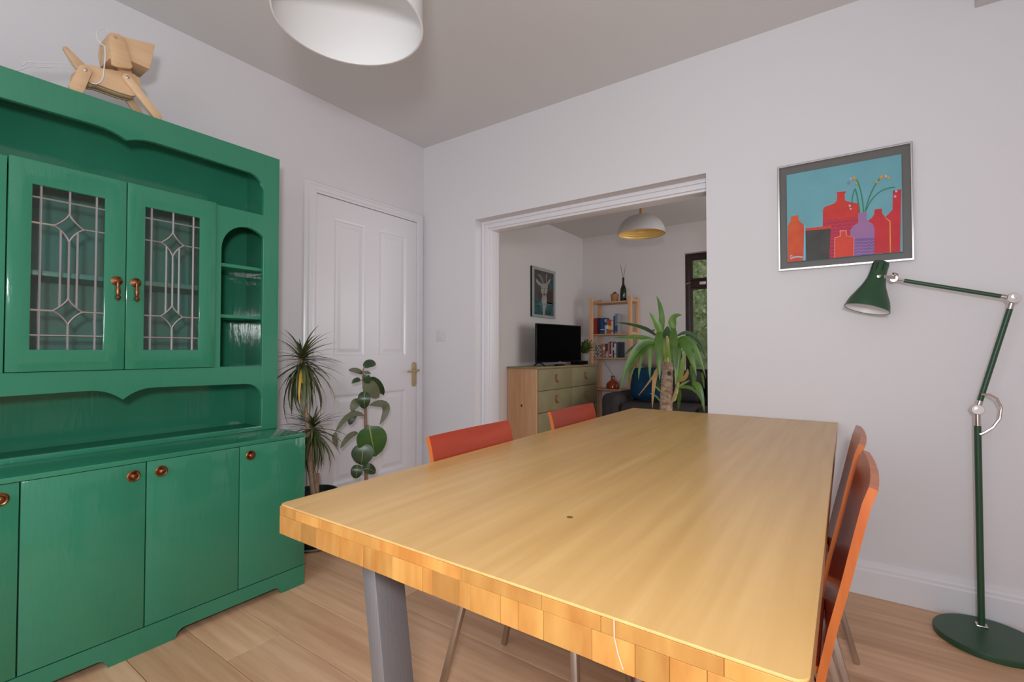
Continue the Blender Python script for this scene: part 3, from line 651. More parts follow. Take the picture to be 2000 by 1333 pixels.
def cp(x, y): p = at(1500 + x / 4.937, 270 + y / 4.937, 1, yc_); return p
PC = {}
def shape(pts, colr, layer, m2=None):
    key = colr
    m = mat('paint_' + colr, *PAL[colr]) if len(PAL[colr]) == 1 else mat('paint_' + colr, PAL[colr][0], .55, col2=PAL[colr][1], nscale=14)
    q = [cp(x, y) for x, y in pts]; q = [V((min(max(p.x, ix0 + .0005), ix1 - .0005), yc_ - .0003 * layer, min(max(p.z, iz0 + .0005), iz1 - .0005))) for p in q]
    MB().prism(q, (0, .0002, 0)).build('painted_shape', m, cv, smooth=False)
PAL = {'orange': (lin(220, 92, 30), lin(205, 70, 30)), 'scarlet': (lin(212, 48, 30), lin(200, 40, 34)), 'crimson': (lin(196, 20, 38), lin(205, 30, 45)), 'magenta': (lin(165, 25, 75), lin(180, 30, 80)),
       'mauve': (lin(152, 108, 160), lin(165, 110, 160)), 'violet': (lin(118, 84, 150), lin(130, 95, 165)), 'charcoal': (lin(52, 50, 48), lin(66, 62, 60)), 'pink': (lin(232, 130, 120), lin(240, 150, 130)), 'leaf': (lin(30, 128, 96), lin(50, 130, 80)),
       'yellow': (lin(228, 160, 50), lin(215, 140, 40)), 'pale': (lin(210, 190, 200), lin(190, 180, 205)), 'ice': (lin(120, 190, 215), lin(120, 190, 215)), 'redorange': (lin(222, 62, 35), lin(208, 58, 36))}
shape([(1285, 493), (1205, 505), (1200, 690), (1150, 745), (1120, 770), (1160, 1110), (1275, 1105)], 'crimson', 1)
shape([(660, 520), (755, 513), (738, 545), (742, 600), (780, 615), (880, 632), (890, 700), (860, 1150), (590, 1160), (525, 1160), (530, 690), (545, 665), (640, 630), (662, 605), (668, 540)], 'scarlet', 2)
shape([(528, 800), (868, 762), (860, 1150), (592, 1160), (610, 880), (530, 850)], 'magenta', 3)
def wave(x0, x1, y0, slope, amp, wl, th, colr, layer):
    xs_ = [x0 + (x1 - x0) * k / 40 for k in range(41)]; f = lambda x: y0 + slope * (x - x0) + amp * math.sin(2 * PI * (x - x0) / wl)
    shape([(x, f(x)) for x in xs_] + [(x, f(x) + th) for x in xs_[::-1]], colr, layer)
for i in range(11): wave(530 if i < 2 else 606, 866, 806 + i * 34 - (0 if i < 2 else 8), -.11, 5, 58, 11, 'scarlet', 3.4)
shape([(1030, 688), (1098, 680), (1100, 725), (1130, 762), (1178, 800), (1180, 1115), (1000, 1120), (1000, 830), (958, 800), (1000, 770), (1022, 740)], 'crimson', 3)
shape([(1132, 764), (1182, 800), (1186, 1112), (1174, 1112), (1171, 808), (1128, 770)], 'yellow', 5)
shape([(355, 872), (610, 845), (612, 880), (360, 905)], 'redorange', 4)
shape([(362, 895), (606, 872), (590, 1165), (368, 1180)], 'charcoal', 5)
shape([(350, 840), (362, 840), (358, 1195), (342, 1195)], 'ice', 5)
shape([(222, 755), (292, 745), (295, 795), (345, 838), (350, 870), (345, 1193), (190, 1205), (193, 850), (218, 800)], 'orange', 4)
shape([(700, 900), (748, 896), (752, 945), (826, 956), (822, 1150), (645, 1160), (648, 965), (702, 950)], 'redorange', 6)
shape([(690, 890), (758, 888), (760, 940), (834, 952), (828, 1152), (822, 1152), (820, 962), (750, 952), (744, 902), (704, 905), (704, 955), (652, 970), (646, 1160), (638, 1160), (640, 960), (694, 945)], 'pink', 5)
shape([(868, 725), (952, 716), (950, 790), (1012, 830), (1028, 870), (1025, 1122), (830, 1140), (832, 955), (795, 950), (792, 890), (820, 850), (870, 815)], 'mauve', 7)
shape([(833, 972), (1026, 962), (1025, 1120), (832, 1138)], 'violet', 7.4)
for i in range(5): wave(834, 1025, 996 + i * 29, -.05, 4, 50, 10, 'mauve', 7.8)
def stroke(p0, p1, p2, w_, colr, layer):
    c = bez((*p0, 0), (*p1, 0), (*p2, 0), 10); L_, R_ = [], []
    for i, p in enumerate(c):
        t = (c[min(i + 1, 10)] - c[max(i - 1, 0)]).normalized(); nn = V((-t.y, t.x, 0)) * w_ / 2; L_.append((p.x + nn.x, p.y + nn.y)); R_.append((p.x - nn.x, p.y - nn.y))
    shape(L_ + R_[::-1], colr, layer)
stroke((920, 718), (915, 530), (855, 400), 11, 'leaf', 9); stroke((935, 715), (985, 500), (1075, 395), 11, 'leaf', 10); stroke((945, 700), (1030, 480), (1225, 475), 9, 'leaf', 11)
stroke((882, 715), (865, 560), (842, 490), 11, 'leaf', 12); stroke((842, 490), (815, 520), (808, 640), 9, 'leaf', 13)
for (x, y, r, c) in ((832, 388, 22, 'yellow'), (852, 440, 16, 'yellow'), (778, 432, 18, 'mauve'), (800, 395, 14, 'pale'), (1092, 378, 24, 'yellow'), (1048, 425, 18, 'yellow'), (1160, 385, 18, 'yellow'), (1135, 370, 16, 'pale'), (788, 655, 15, 'pale'), (797, 685, 12, 'pale'), (1235, 515, 16, 'pale'), (1225, 565, 16, 'pale'), (1218, 520, 9, 'charcoal')):
    shape([(x + r * (1 if k % 2 else .55) * math.cos(PI * k / 5), y + r * (1 if k % 2 else .55) * math.sin(PI * k / 5)) for k in range(10)], c, 14)
stroke((215, 1165), (270, 1135), (335, 1150), 14, 'pale', 9); stroke((215, 1150), (222, 1120), (236, 1140), 8, 'pale', 10)
# ================================================================== DRACAENA
dp = V((.262, -1.062, 0))
dc = thing('potted_dracaena', 'spiky dracaena in a dark pot between green dresser and white door', 'plant', dp)
pot = MB().lathe([(0, 0.012), (.085, .012), (.092, .02), (.112, .27), (.118, .272), (.118, .292), (.110, .292), (.104, .265), (0, .262)], dp, 32).build('pot', POTG, dc)
tag(MB().lathe([(0, 0), (.10, 0), (.118, .012), (.118, .016), (.108, .016), (.095, .008), (0, .008)], dp, 32).build('saucer', GREYP, dc), 'pale saucer')
MB().lathe([(0, .268), (.06, .27), (.105, .266)], dp, 20).build('soil', SOIL, dc)
def dpx(x, y, X=.28): return at(x, y, 0, X)
c1 = [dpx(612, 962, .27), dpx(601, 880, .27), dpx(602, 840, .27), dpx(591, 770, .28), dpx(585, 725, .28), dpx(588, 700, .28)]; c1[0].z = .265
MB().tube(c1, [.012, .012, .012, .011, .010, .012], 10).build('cane', CANE, dc)
c2 = [dpx(620, 962, .26), dpx(610, 905, .26), dpx(606, 862, .27), dpx(612, 840, .28)]; c2[0].z = .265
MB().tube(c2, [.010, .010, .010, .011], 10).build('cane', CANE, dc)
MB().tube([V((.262, -1.045, .265)), dpx(621, 925, .262)], .008, 8).build('cane_stub', CANE, dc)
LEN = .27; variants = []
for i in range(7):
    droop = (.12, .35, .6, .9, 1.2, .25, .7)[i]; l = LEN * (.85 + .05 * i)
    me = MB().ribbon((0, 0, 0), (l * .55, 0, l * .10), (l * (1 - .22 * droop), 0, -l * .45 * droop), .021, (0, 0, 1), 'lance', .3, 7)
    variants.append(me)
vm = {}
def leaf_obj(vi, m, parent, loc, az, el, sc, roll=0):
    if (vi, m.name) not in vm:
        o = variants[vi].build('leaf', m, parent, local=True, ang=60); vm[(vi, m.name)] = o
    else: o = vm[(vi, m.name)].copy(); COL.objects.link(o); o.parent = parent
    M = Matrix.Rotation(az, 4, 'Z') @ Matrix.Rotation(-el, 4, 'Y') @ Matrix.Rotation(roll, 4, 'X')
    o.rotation_euler = M.to_euler(); o.location = V(loc) - wloc(parent); o.scale = (sc,) * 3
    return o
rng = random.Random(3)
for c, nl, sc0 in ((dpx(590, 704, .28), 112, 1.10), (dpx(612, 836, .28), 92, .95)):
    for i in range(nl):
        f = i / nl; az = i * 2.39996 + rng.uniform(-.2, .2)
        el = math.radians(-56 + 104 * f ** 1.15 + rng.uniform(-12, 12)) if i > 4 else math.radians(-65)
        vi = rng.choice((2, 3, 6, 1)) if f < .4 else rng.choice((0, 0, 5, 1, 5))
        lo_ = c + V((0, 0, -.05 + .075 * f + rng.uniform(-.01, .01)))
        s_ = sc0 * rng.uniform(.72, 1.05) * (1 - .34 * max(0, f - .6) / .4)
        # keep leaves out of the wall and the dresser
        tipx = lo_.x + math.cos(az) * math.cos(el) * LEN * s_
        if tipx < .03: s_ *= max(.35, (lo_.x - .03) / max(.01, lo_.x - tipx))
        tipy = lo_.y + math.sin(az) * math.cos(el) * LEN * s_
        if tipy < -1.27: s_ *= max(.15, (lo_.y + 1.27) / max(.01, lo_.y - tipy))
        if (nl < 100 or el < .25) and lo_.y + math.sin(az) * math.cos(el) * LEN * s_ > -.965 and math.cos(az) < .75: s_ *= max(.3, (-.965 - lo_.y) / max(.01, math.sin(az) * math.cos(el) * LEN * s_))
        leaf_obj(vi, DRAC, dc, lo_, az, el, s_)
for (az, el, v_) in ((-.75, -1.15, 1), (-.35, -1.3, 1)):
    o = leaf_obj(v_, DRACY, dc, dpx(588, 722, .30) + V((.012, -.004, 0)), az, el, .8); tag(o, 'yellowing leaf')
# ================================================================== RUBBER PLANT
rb = V((.215, -.655, 0))
rp = thing('rubber_plant', 'young rubber plant with broad dark leaves in front of the white door', 'plant', rb)
MB().lathe([(0, 0), (.075, 0), (.10, .17), (.105, .172), (.105, .19), (.096, .19), (.09, .165), (0, .165)], rb, 28).build('pot', TERRA, rp)
MB().lathe([(0, .170), (.092, .168)], rb, 20).build('soil', SOIL, rp)
def rz(x, y, X=.215): return at(640 + x / 5.127, 690 + y / 5.127, 0, X)
stp = [rz(386, 1275), rz(383, 1000), rz(380, 740), rz(378, 560), rz(368, 400), rz(358, 300), rz(352, 200), rz(360, 150)]
MB().tube([V((rb.x, stp[0].y, .16))] + stp, [.012, .0115, .011, .0105, .0095, .008, .007, .006, .004], 10).build('stem', STEMR, rp)
tocam = lambda p: (CAM - p).normalized()
RL = [((360, 150), (420, 75), (482, 118), 78, RUB, .0), ((350, 205), (290, 165), (208, 172), 52, RUBU, -.01), ((352, 195), (400, 190), (432, 206), 30, RUBU, .01), ((330, 270), (290, 255), (238, 305), 44, RUB, .01),
      ((365, 215), (400, 260), (408, 305), 72, RUB, .03), ((368, 290), (430, 360), (515, 445), 140, RUBU, .01), ((415, 250), (510, 300), (562, 420), 85, RUB, -.015), ((378, 385), (350, 470), (376, 558), 112, RUB, .045),
      ((330, 495), (275, 470), (240, 590), 84, RUBU, .02), ((262, 570), (255, 640), (215, 720), 72, RUB, .005), ((368, 628), (215, 545), (75, 800), 52, RUBU, .02), ((410, 525), (690, 450), (520, 718), 78, RUBU, .01),
      ((415, 728), (440, 860), (478, 1036), 268, RUBG, .07), ((350, 905), (355, 1010), (335, 1122), 195, RUB, .05), ((300, 1118), (285, 1190), (285, 1258), 100, RUB, .06), ((348, 1175), (410, 1130), (478, 1205), 100, RUB, .06),
      ((305, 800), (210, 800), (125, 960), 50, RUBU, .02), ((82, 790), (55, 880), (95, 940), 44, RUBU, .02)]
for a, b, c, wd, m, dX in RL:
    X_ = .215 + dX; A, B, C_ = rz(*a, X_), rz(*b, X_ + .02), rz(*c, X_); 
    w_ = wd / 5.127 * .0031 * 1.08
    lo_ = MB().ribbon(A, B, C_, w_, tocam(A) + V((0, 0, .25)), 'ell', .16, 10).build('leaf', m, rp, ang=60)
    if m in (RUBG, RUB) and wd > 90:
        e = tocam(A) * .002; MB().ribbon(A + e, B + e, C_ + e, w_ * .045, tocam(A), 'lance', 0, 8).build('midrib', MIDRIB, lo_)
    if a[0] in (350, 330, 410, 368, 360, 352) or a == (415, 728):
        q = min(stp, key=lambda s: (s - A).length)
        if (q - A).length > .008: MB().tube(bez(q, (q + A) / 2 + V((0, 0, .012)), A, 5), .0028, 6).build('petiole', STEMR, rp)
# ================================================================== YUCCA
YY = .5
yb = V((1.675, YY, 0))
yu = thing('potted_yucca', 'yucca with thick bare trunk and drooping green leaves beyond the table end', 'plant', yb)
MB().lathe([(0, 0), (.12, 0), (.15, .27), (.157, .272), (.157, .30), (.146, .30), (.14, .275), (0, .272)], yb, 32).build('pot', GREYP, yu)
MB().lathe([(0, .28), (.142, .276)], yb, 20).build('soil', SOIL, yu)
def yz(x, y, d=0): return at(1200 + x / 5.553, 570 + y / 5.553, 1, YY + d)
t0 = yz(560, 1300); 
tk = [V((t0.x, YY, .27)), t0, yz(562, 1150), yz(568, 1000), yz(573, 900), yz(572, 800), yz(573, 760)]
tp_, tr_ = [], []
for i in range(len(tk) - 1):
    for k in range(7): tp_.append(tk[i].lerp(tk[i + 1], k / 7))
for i, p in enumerate(tp_): tr_.append((.040 - .007 * i / len(tp_)) * (1 + (.05 if i % 2 else -.03) + random.uniform(-.03, .03)))
MB().tube(tp_, tr_, 18).build('trunk', BARK, yu, ang=70)
MB().tube([yz(572, 770), yz(573, 740), yz(574, 660), yz(572, 540), yz(570, 480)], [.032, .028, .019, .014, .006], 14).build('crown_stem', BARKY, yu)
for i in range(11):          # pale leaf bases sheathing the crown
    g = 2 * PI * i / 11; e = V((math.cos(g), math.sin(g), 0)); b0 = yz(573, 775 - (i % 3) * 22) + e * .031
    MB().ribbon(b0, b0 + V((0, 0, .05)) + e * .004, yz(571, 560 - (i % 4) * 20) + e * .017, .017, e, 'lance', .3, 6).build('leaf_base', YUCY, yu, ang=60)
tag(MB().lathe([(0, .002), (.012, .003), (.015, 0)], yz(594, 885, -.0355), 12, (-.1, -1, 0)).build('cut_scar', mat('scar', (.07, .06, .05), .9), yu), 'dark round cut scar')
MB().tube([yz(610, 1195), yz(645, 1170), yz(670, 1090), yz(688, 1000), yz(695, 900)], [.012, .014, .012, .010, .007], 10).build('side_shoot', BARKY, yu)
YL_ = [((500, 480), (545, 240), (455, 42), 62, YUC, .03), ((505, 470), (470, 330), (378, 226), 74, YUC, -.03), ((445, 475), (330, 360), (15, 335), 44, YUCD, .06), ((430, 525), (250, 470), (-10, 505), 52, YUC, -.02),
       ((430, 550), (190, 500), (58, 1090), 84, YUC, -.06), ((430, 575), (220, 590), (128, 1028), 54, YUC, .0), ((445, 560), (290, 520), (260, 962), 62, YUC, .03), ((455, 540), (370, 520), (385, 955), 72, YUC, .02),
       ((485, 440), (480, 560), (490, 965), 92, YUC, -.075), ((640, 400), (640, 560), (655, 880), 84, YUC, -.08), ((645, 440), (585, 240), (735, 256), 82, YUC, -.02), ((685, 530), (860, 410), (990, 935), 62, YUC, -.02),
       ((690, 550), (800, 520), (890, 918), 92, YUC, -.05), ((685, 480), (850, 370), (975, 620), 42, YUCD, .08), ((690, 520), (900, 420), (985, 720), 40, YUCD, .12), ((690, 985), (740, 800), (765, 648), 66, YUCY, -.02),
       ((690, 1000), (655, 850), (705, 755), 48, YUCY, .01), ((715, 970), (800, 930), (795, 835), 46, DEADL, -.03), ((700, 1030), (770, 985), (822, 962), 26, YUCY, -.03), ((700, 1045), (860, 995), (945, 1185), 38, YUC, -.03),
       ((850, 1000), (940, 980), (975, 1310), 66, YUC, -.02), ((705, 1060), (705, 1150), (690, 1295), 44, YUC, .03), ((470, 835), (425, 900), (410, 1275), 46, DEADL, -.06), ((465, 850), (400, 960), (258, 1132), 20, DEADL, -.05),
       ((500, 1085), (460, 1045), (438, 1018), 20, YUCY, .0), ((498, 1195), (440, 1105), (380, 1105), 20, YUCY, -.03), ((440, 530), (220, 540), (105, 700), 38, YUCD, .09), ((570, 560), (565, 450), (578, 372), 95, YUCD, .05),
       ((560, 770), (530, 640), (540, 500), 28, YUCY, -.03), ((590, 770), (610, 640), (600, 520), 28, YUCY, -.03), ((575, 765), (575, 650), (570, 530), 22, YUCY, -.035), ((690, 560), (720, 640), (668, 1000), 44, YUC, -.04),
       ((830, 800), (880, 900), (850, 1065), 62, YUC, .02), ((950, 880), (965, 960), (975, 1055), 24, YUC, .03), ((640, 700), (685, 800), (660, 1015), 38, YUCY, -.03), ((430, 590), (350, 620), (215, 680), 26, YUCD, .05), ((420, 430), (440, 400), (400, 440), 26, YUCD, .08), ((470, 960), (480, 1030), (505, 1090), 40, YUCD, .04),
       ((700, 610), (740, 640), (780, 640), 34, YUCD, .05), ((720, 640), (705, 740), (715, 840), 40, YUCD, .06)]
for a, b, c, wd, m, d in YL_:
    A, B, C_ = yz(*a, d * .5), yz(*b, d * 1.3), yz(*c, d * 1.5)
    MB().ribbon(A, B, C_, wd / 5.553 * .0036, tocam(A) + V((0, 0, .35)), 'blade', .3, 9).build('leaf', m, yu, ang=60)
# ================================================================== CHEST OF DRAWERS
CX0, CX1, CY0, CY1, CZ = XL2 + .004, .028, 1.57, 3.02, .862
cs = thing('drawer_chest', 'pine chest with olive drawer fronts under the television', 'chest', (-.15, 2.3, 0))
MB().box(CX0, CX1 + .022, CY0 - .012, CY1 + .012, CZ, CZ + .018).build('top', OLIVE, cs, bevel=.003)
for y0 in (CY0, CY1 - .02): 
    MB().prism([V((u, y0, v)) for u, v in [(CX0, 0), (CX0 + .06, 0), (CX0 + .09, .05), (CX1 - .09, .05), (CX1 - .06, 0), (CX1, 0), (CX1, CZ), (CX0, CZ)]], (0, .02, 0)).build('side_panel', PINE, cs, bevel=.001)
MB().box(CX0, CX1 - .02, CY0 + .02, CY1 - .02, .08, CZ).build('carcass', PINE, cs)
tag(MB().lathe([(0, .0008), (.011, .0008), (.013, 0)], (-.155, CY0, .475), 14, (0, -1, 0)).build('knot', mat('dark_knot', (.06, .022, .012), .6), cs), 'dark knot in the pine side')
ymid = 2.325; zz = [(.632, .852), (.405, .625), (.178, .398), (.085, .17)]
PULL = mat('copper_leather_pull', (.36, .10, .045), .5)
for z0, z1 in zz[:3]:
    for a, b in ((CY0 + .022, ymid - .003), (ymid + .003, CY1 - .022)):
        d_ = MB().box(CX1 - .02, CX1 + .012, a, b, z0, z1).build('drawer', OLIVE, cs, bevel=.002); yc = (a + b) / 2 ; zc = (z0 + z1) / 2 + .01
        h_ = MB().lathe([(0, 0), (.012, 0), (.012, .012), (0, .014)], (CX1 + .012, yc, zc + .03), 10, (1, 0, 0)); h_.tube([(CX1 + .022, yc - .012, zc + .03), (CX1 + .03, yc - .02, zc - .01), (CX1 + .028, yc, zc - .035), (CX1 + .03, yc + .02, zc - .042), (CX1 + .026, yc + .028, zc - .03)], [.006, .007, .008, .007, .005], 8)
        tag(h_.build('pull', PULL, d_), 'copper brown drop pull')
CT = CZ + .018
# television
tA = V((-.10, 1.775, 0)); tB = V((.035, 2.565, 0)); tdir = (tB - tA).normalized(); tn = V((tdir.y, -tdir.x, 0)); tl = (tB - tA).length
tv = thing('television', 'flat black television standing on the olive drawer chest', 'television', (-.03, 2.17, CT))
def tp(s, d, z): q = tA + tdir * s + tn * d; return V((q.x, q.y, z))
def tbox(s0, s1, d0, d1, z0, z1): return MB().prism([tp(s0, d0, z0), tp(s1, d0, z0), tp(s1, d0, z1), tp(s0, d0, z1)], tn * (d1 - d0))
tbox(0, tl, -.02, 0, .918, 1.346).build('casing', BLACK, tv, bevel=.003); tbox(.15, tl - .15, -.05, -.02, .95, 1.22).build('rear_housing', BLACK, tv, bevel=.006)
tbox(.01, tl - .01, 0, .0012, .934, 1.336).build('screen', SCREEN, tv)
tbox(tl / 2 - .02, tl / 2 + .02, 0, .002, .921, .929).build('badge', mat('grey_badge', (.2, .2, .2), .4), tv)
for s in (.06, tl - .06):
    f_ = MB(); f_.tube([tp(s, -.01, .92), tp(s - .01, .05, CT + .02), tp(s - .012, .08, CT + .005)], [.008, .007, .006], 8); f_.tube([tp(s, -.01, .92), tp(s + .005, -.07, CT + .02), tp(s + .006, -.095, CT + .005)], [.008, .007, .006], 8); f_.build('foot', BLACK, tv)
bx = thing('set_top_box', 'small black set-top box on the chest behind the television', 'box', (-.05, 2.685, CT))
MB().box(-.12, .02, 2.585, 2.785, CT, CT + .045).build('housing', BLACK, bx, bevel=.004); MB().box(.0195, .0212, 2.60, 2.77, CT + .012, CT + .034).build('front_panel', SCREEN, bx)
rm = thing('remote_control', 'dark remote control lying in front of the television', 'remote', (.01, 2.08, CT))
MB().box(-.012, .03, 2.0, 2.17, CT, CT + .018).build('housing', BLACK, rm, bevel=.005); MB().box(-.004, .022, 2.03, 2.14, CT + .018, CT + .02).build('keypad', mat('grey_keys', (.05, .05, .05), .6), rm)
# fern
fp = V((-.075, 2.875, CT)); fn = thing('potted_fern', 'bushy fern in a grey pot beside the television', 'plant', fp)
MB().lathe([(0, 0), (.055, 0), (.075, .13), (.078, .135), (.07, .135), (.065, .11), (0, .108)], fp, 24).build('pot', GREYP, fn)
fr = random.Random(5)
for i in range(64):
    a = fr.uniform(0, 2 * PI); r = fr.uniform(.05, .20); h = fr.uniform(.03, .21); b0 = fp + V((0, 0, .11))
    tip = b0 + V((r * math.cos(a), r * math.sin(a), h)); midp = (b0 + tip) / 2 + V((0, 0, .09))
    MB_ = MB().ribbon(b0, midp, tip, .030, (0, 0, 1), 'blade', .25, 6)
    if tip.x > XL2 + .03 and max(tip.y, midp.y) < 3.025 and not (tip.y < 2.66 and tip.z < 1.36): MB_.build('frond', FERN, fn, ang=60)
# goat picture
gp = thing('goat_picture', 'framed picture of a white goat above the television', 'picture', (XL2, 2.3, 1.44))
ga0, ga1, gz0, gz1 = 2.03, 2.565, 1.443, 2.03
MB().box(XL2, XL2 + .022, ga0, ga1, gz0, gz1).build('box_edge', BLACK, gp)
FRG = mat('pale_distressed_frame', (.40, .40, .37), .6, col2=(.30, .38, .37), nscale=7)
m_ = MB(); holed(m_, R4(ga0, ga1, gz0, gz1), R4(ga0 + .045, ga1 - .045, gz0 + .03, gz1 - .035), lambda u, v: V((XL2 + .022, u, v)), (.004, 0, 0), 0); m_.build('frame', FRG, gp)
art = MB().box(XL2 + .022, XL2 + .0235, ga0 + .045, ga1 - .045, gz0 + .03, gz1 - .035).build('print', mat('goat_background', (.055, .05, .045), .6, col2=(.10, .095, .085), nscale=5), gp)
GW = mat('goat_white', (.40, .38, .35), .7, col2=(.30, .28, .26), nscale=9); TEAL = mat('teal_drips', (.03, .16, .18), .6, col2=(.015, .05, .06), nscale=10); GD = mat('goat_dark_tone', (.10, .09, .08), .7); GR = mat('goat_dark_red', (.06, .03, .03), .7)  # dark tone prints the goat's eyes and muzzle
def gz(x, y): p = at(1020 + x / 6.056, 510 + y / 6.056, 0, XL2 + .0235); return (p.y, p.z)
def gs(pts, m, l): 
    q = [gz(*p) for p in pts]; q = [(min(max(u, ga0 + .046), ga1 - .046), min(max(v, gz0 + .031), gz1 - .036)) for u, v in q]
    MB().prism([V((XL2 + .0235 + .0006 * l, u, v)) for u, v in q], (.0004, 0, 0)).build('printed_shape', m, art, smooth=False)
gs([(130, 455), (355, 500), (345, 665), (140, 650)], TEAL, 0); gs([(300, 380), (360, 330), (358, 520), (290, 500)], GR, 0); gs([(330, 215), (362, 200), (360, 330), (320, 300)], TEAL, 0)
gs([(222, 300), (240, 268), (288, 268), (302, 300), (296, 360), (280, 405), (262, 412), (240, 405), (222, 360)], GW, 1)
gs([(236, 405), (284, 405), (290, 470), (285, 520), (262, 655), (246, 655), (238, 520), (228, 470)], GW, 1)
gs([(226, 300), (190, 285), (168, 252), (158, 208), (178, 226), (200, 248), (232, 272)], GW, 2); gs([(296, 290), (318, 262), (330, 236), (336, 208), (318, 226), (300, 250), (284, 272)], GW, 2)
gs([(238, 268), (226, 228), (206, 190), (182, 168), (176, 158), (204, 160), (228, 186), (244, 224), (252, 268)], mat('goat_horn', (.22, .21, .20), .7), 3); gs([(276, 268), (280, 222), (274, 186), (280, 152), (294, 150), (292, 190), (294, 226), (288, 268)], mat('goat_horn', (.22, .21, .20), .7), 3)
gs([(228, 320), (240, 318), (238, 330), (228, 332)], GD, 4); gs([(284, 318), (297, 320), (296, 332), (285, 330)], GD, 4)
gs([(244, 382), (276, 382), (268, 402), (252, 402)], GD, 4); gs([(254, 320), (270, 320), (270, 375), (250, 375)], mat('goat_nose', (.27, .24, .17), .7), 3); gs([(140, 505), (345, 512), (345, 520), (140, 513)], mat('goat_band', (.16, .20, .19), .6), 5)
# ================================================================== PINE BOOKSHELF
SX0, SX1, SY0, SY1 = -.092, .482, 3.045, 3.325
bs = thing('bookshelf', 'open pine bookshelf against the far wall between television and sofa', 'shelf', ((SX0 + SX1) / 2, 3.19, 0))
for x_ in (SX0, SX1 - .052):
    for y_ in (SY0, SY1 - .03): MB().box(x_, x_ + .052, y_, y_ + .03, 0, 1.728).build('post', PINE, bs, bevel=.003)
    for z_ in (1.665, 1.25, .95, .552): MB().box(x_ + .008, x_ + .044, SY0 + .03, SY1 - .03, z_, z_ + .03).build('crossbar', PINE, bs)
SH = [1.672, 1.262, .962, .564, .12]
for z_ in SH:
    for k in range(4): q = (SY1 - SY0 - .02) / 4; MB().box(SX0 + .052, SX1 - .052, SY0 + .012 + k * q, SY0 + .012 + (k + 1) * q - .006, z_ - .02, z_).build('shelf_slat', PINEX, bs, bevel=.002)
br = MB().tube([(SX0 + .05, SY1 - .004, .95), (SX1 - .05, SY1 - .004, .30)], .003, 6); br.tube([(SX1 - .05, SY1 - .004, .95), (SX0 + .05, SY1 - .004, .30)], .003, 6); tag(br.build('cross_brace', STEEL, bs), 'thin metal cross brace')
def book(x0, x1, z, h, colr, label, group, band=None, d=.16, y0=3.065):
    b_ = thing('book', label, 'book', ((x0 + x1) / 2, y0, z), group)
    m = mat('cover_' + '_'.join(str(int(c)) for c in colr), lin(*colr), .5)
    MB().box(x0 + .002, x1 - .002, y0 + .004, y0 + d - .003, z + .003, z + h - .004).build('pages', mat('paper', (.6, .56, .48), .9), b_)
    c = MB().box(x0, x1, y0, y0 + .003, z, z + h); c.box(x0, x0 + .0018, y0 + .003, y0 + d, z, z + h).box(x1 - .0018, x1, y0 + .003, y0 + d, z, z + h); c.build('cover', m, b_)
    if band: MB().box(x0, x1, y0 - .0006, y0, z + h * band[1], z + h * band[2]).build('spine_band', mat('band_' + '_'.join(map(str, band[0])), lin(*band[0]), .5), b_)
def xs(px): return at(px, 640, 1, 3.06).x
z1_, z2_ = SH[1] + .001, SH[2] + .001
G1, G2 = 'books on the upper shelf', 'books on the middle shelf'
for p0, p1, h, c, lb, bd in ((1159.5, 1166, .205, (150, 25, 28), 'tall red book at the left end of the upper bookshelf row', None), (1166, 1172.5, .205, (18, 22, 34), 'tall black book between the red and the blue book', None),
        (1172.5, 1180, .205, (25, 62, 120), 'thick blue book in the upper row beside the black book', ((200, 205, 215), .25, .3)), (1180.5, 1184, .185, (170, 175, 175), 'slim pale grey book next to the blue book', ((30, 60, 110), .6, .8)),
        (1184, 1188, .18, (120, 105, 95), 'brown grey book left of the red and yellow spine', ((225, 220, 205), .35, .6)), (1188, 1193.5, .17, (190, 60, 40), 'book with red and yellow spine in the upper row', ((225, 180, 50), .3, .6)),
        (1193.5, 1197.5, .165, (195, 190, 185), 'white spined short book in the upper row', ((90, 130, 150), .1, .3)), (1198, 1201, .225, (55, 60, 85), 'slim dark navy book near the right post of the upper row', None), (1201, 1206, .25, (120, 132, 150), 'tallest pale blue grey book in the upper row', ((60, 70, 95), .1, .4)), (1206, 1211, .24, (165, 165, 168), 'tall light grey book against the right post of the upper row', None)):
    book(xs(p0), xs(p1), z1_, h, c, lb, G1, bd)
for p0, p1, h, c, lb, bd in ((1173.5, 1177, .17, (150, 95, 85), 'faded rose book beside the patterned box', None), (1177, 1181, .175, (165, 120, 105), 'dusty pink book in the middle row', ((220, 205, 190), .55, .75)), (1186.5, 1190, .195, (175, 130, 120), 'pale pink tall book in the middle row', None), (1190, 1193.5, .20, (110, 55, 62), 'maroon book in the middle row', ((215, 200, 190), .1, .2)),
        (1193.5, 1196, .19, (195, 185, 180), 'thin cream book right of the maroon one', None), (1196, 1199, .18, (70, 45, 55), 'thin plum book in the middle row', ((200, 190, 190), .5, .7)), (1199, 1203, .175, (205, 195, 190), 'white book left of the teal book', ((150, 140, 150), .2, .3)), (1203, 1206, .19, (60, 88, 95), 'dark teal book near the right end of the middle row', None), (1206, 1210, .195, (35, 48, 62), 'navy book at the right end of the middle row', None)):
    book(xs(p0), xs(p1), z2_, h, c, lb, G2, bd)
pbx = thing('patterned_box', 'black and white patterned box at the left of the middle shelf', 'box', (xs(1167), 3.1, z2_))
MB().box(xs(1161.5), xs(1173), 3.07, 3.19, z2_, z2_ + .165).build('carton', mat('cream_card', (.45, .40, .36), .7), pbx, bevel=.002)
pt = MB(); rr_ = random.Random(2)
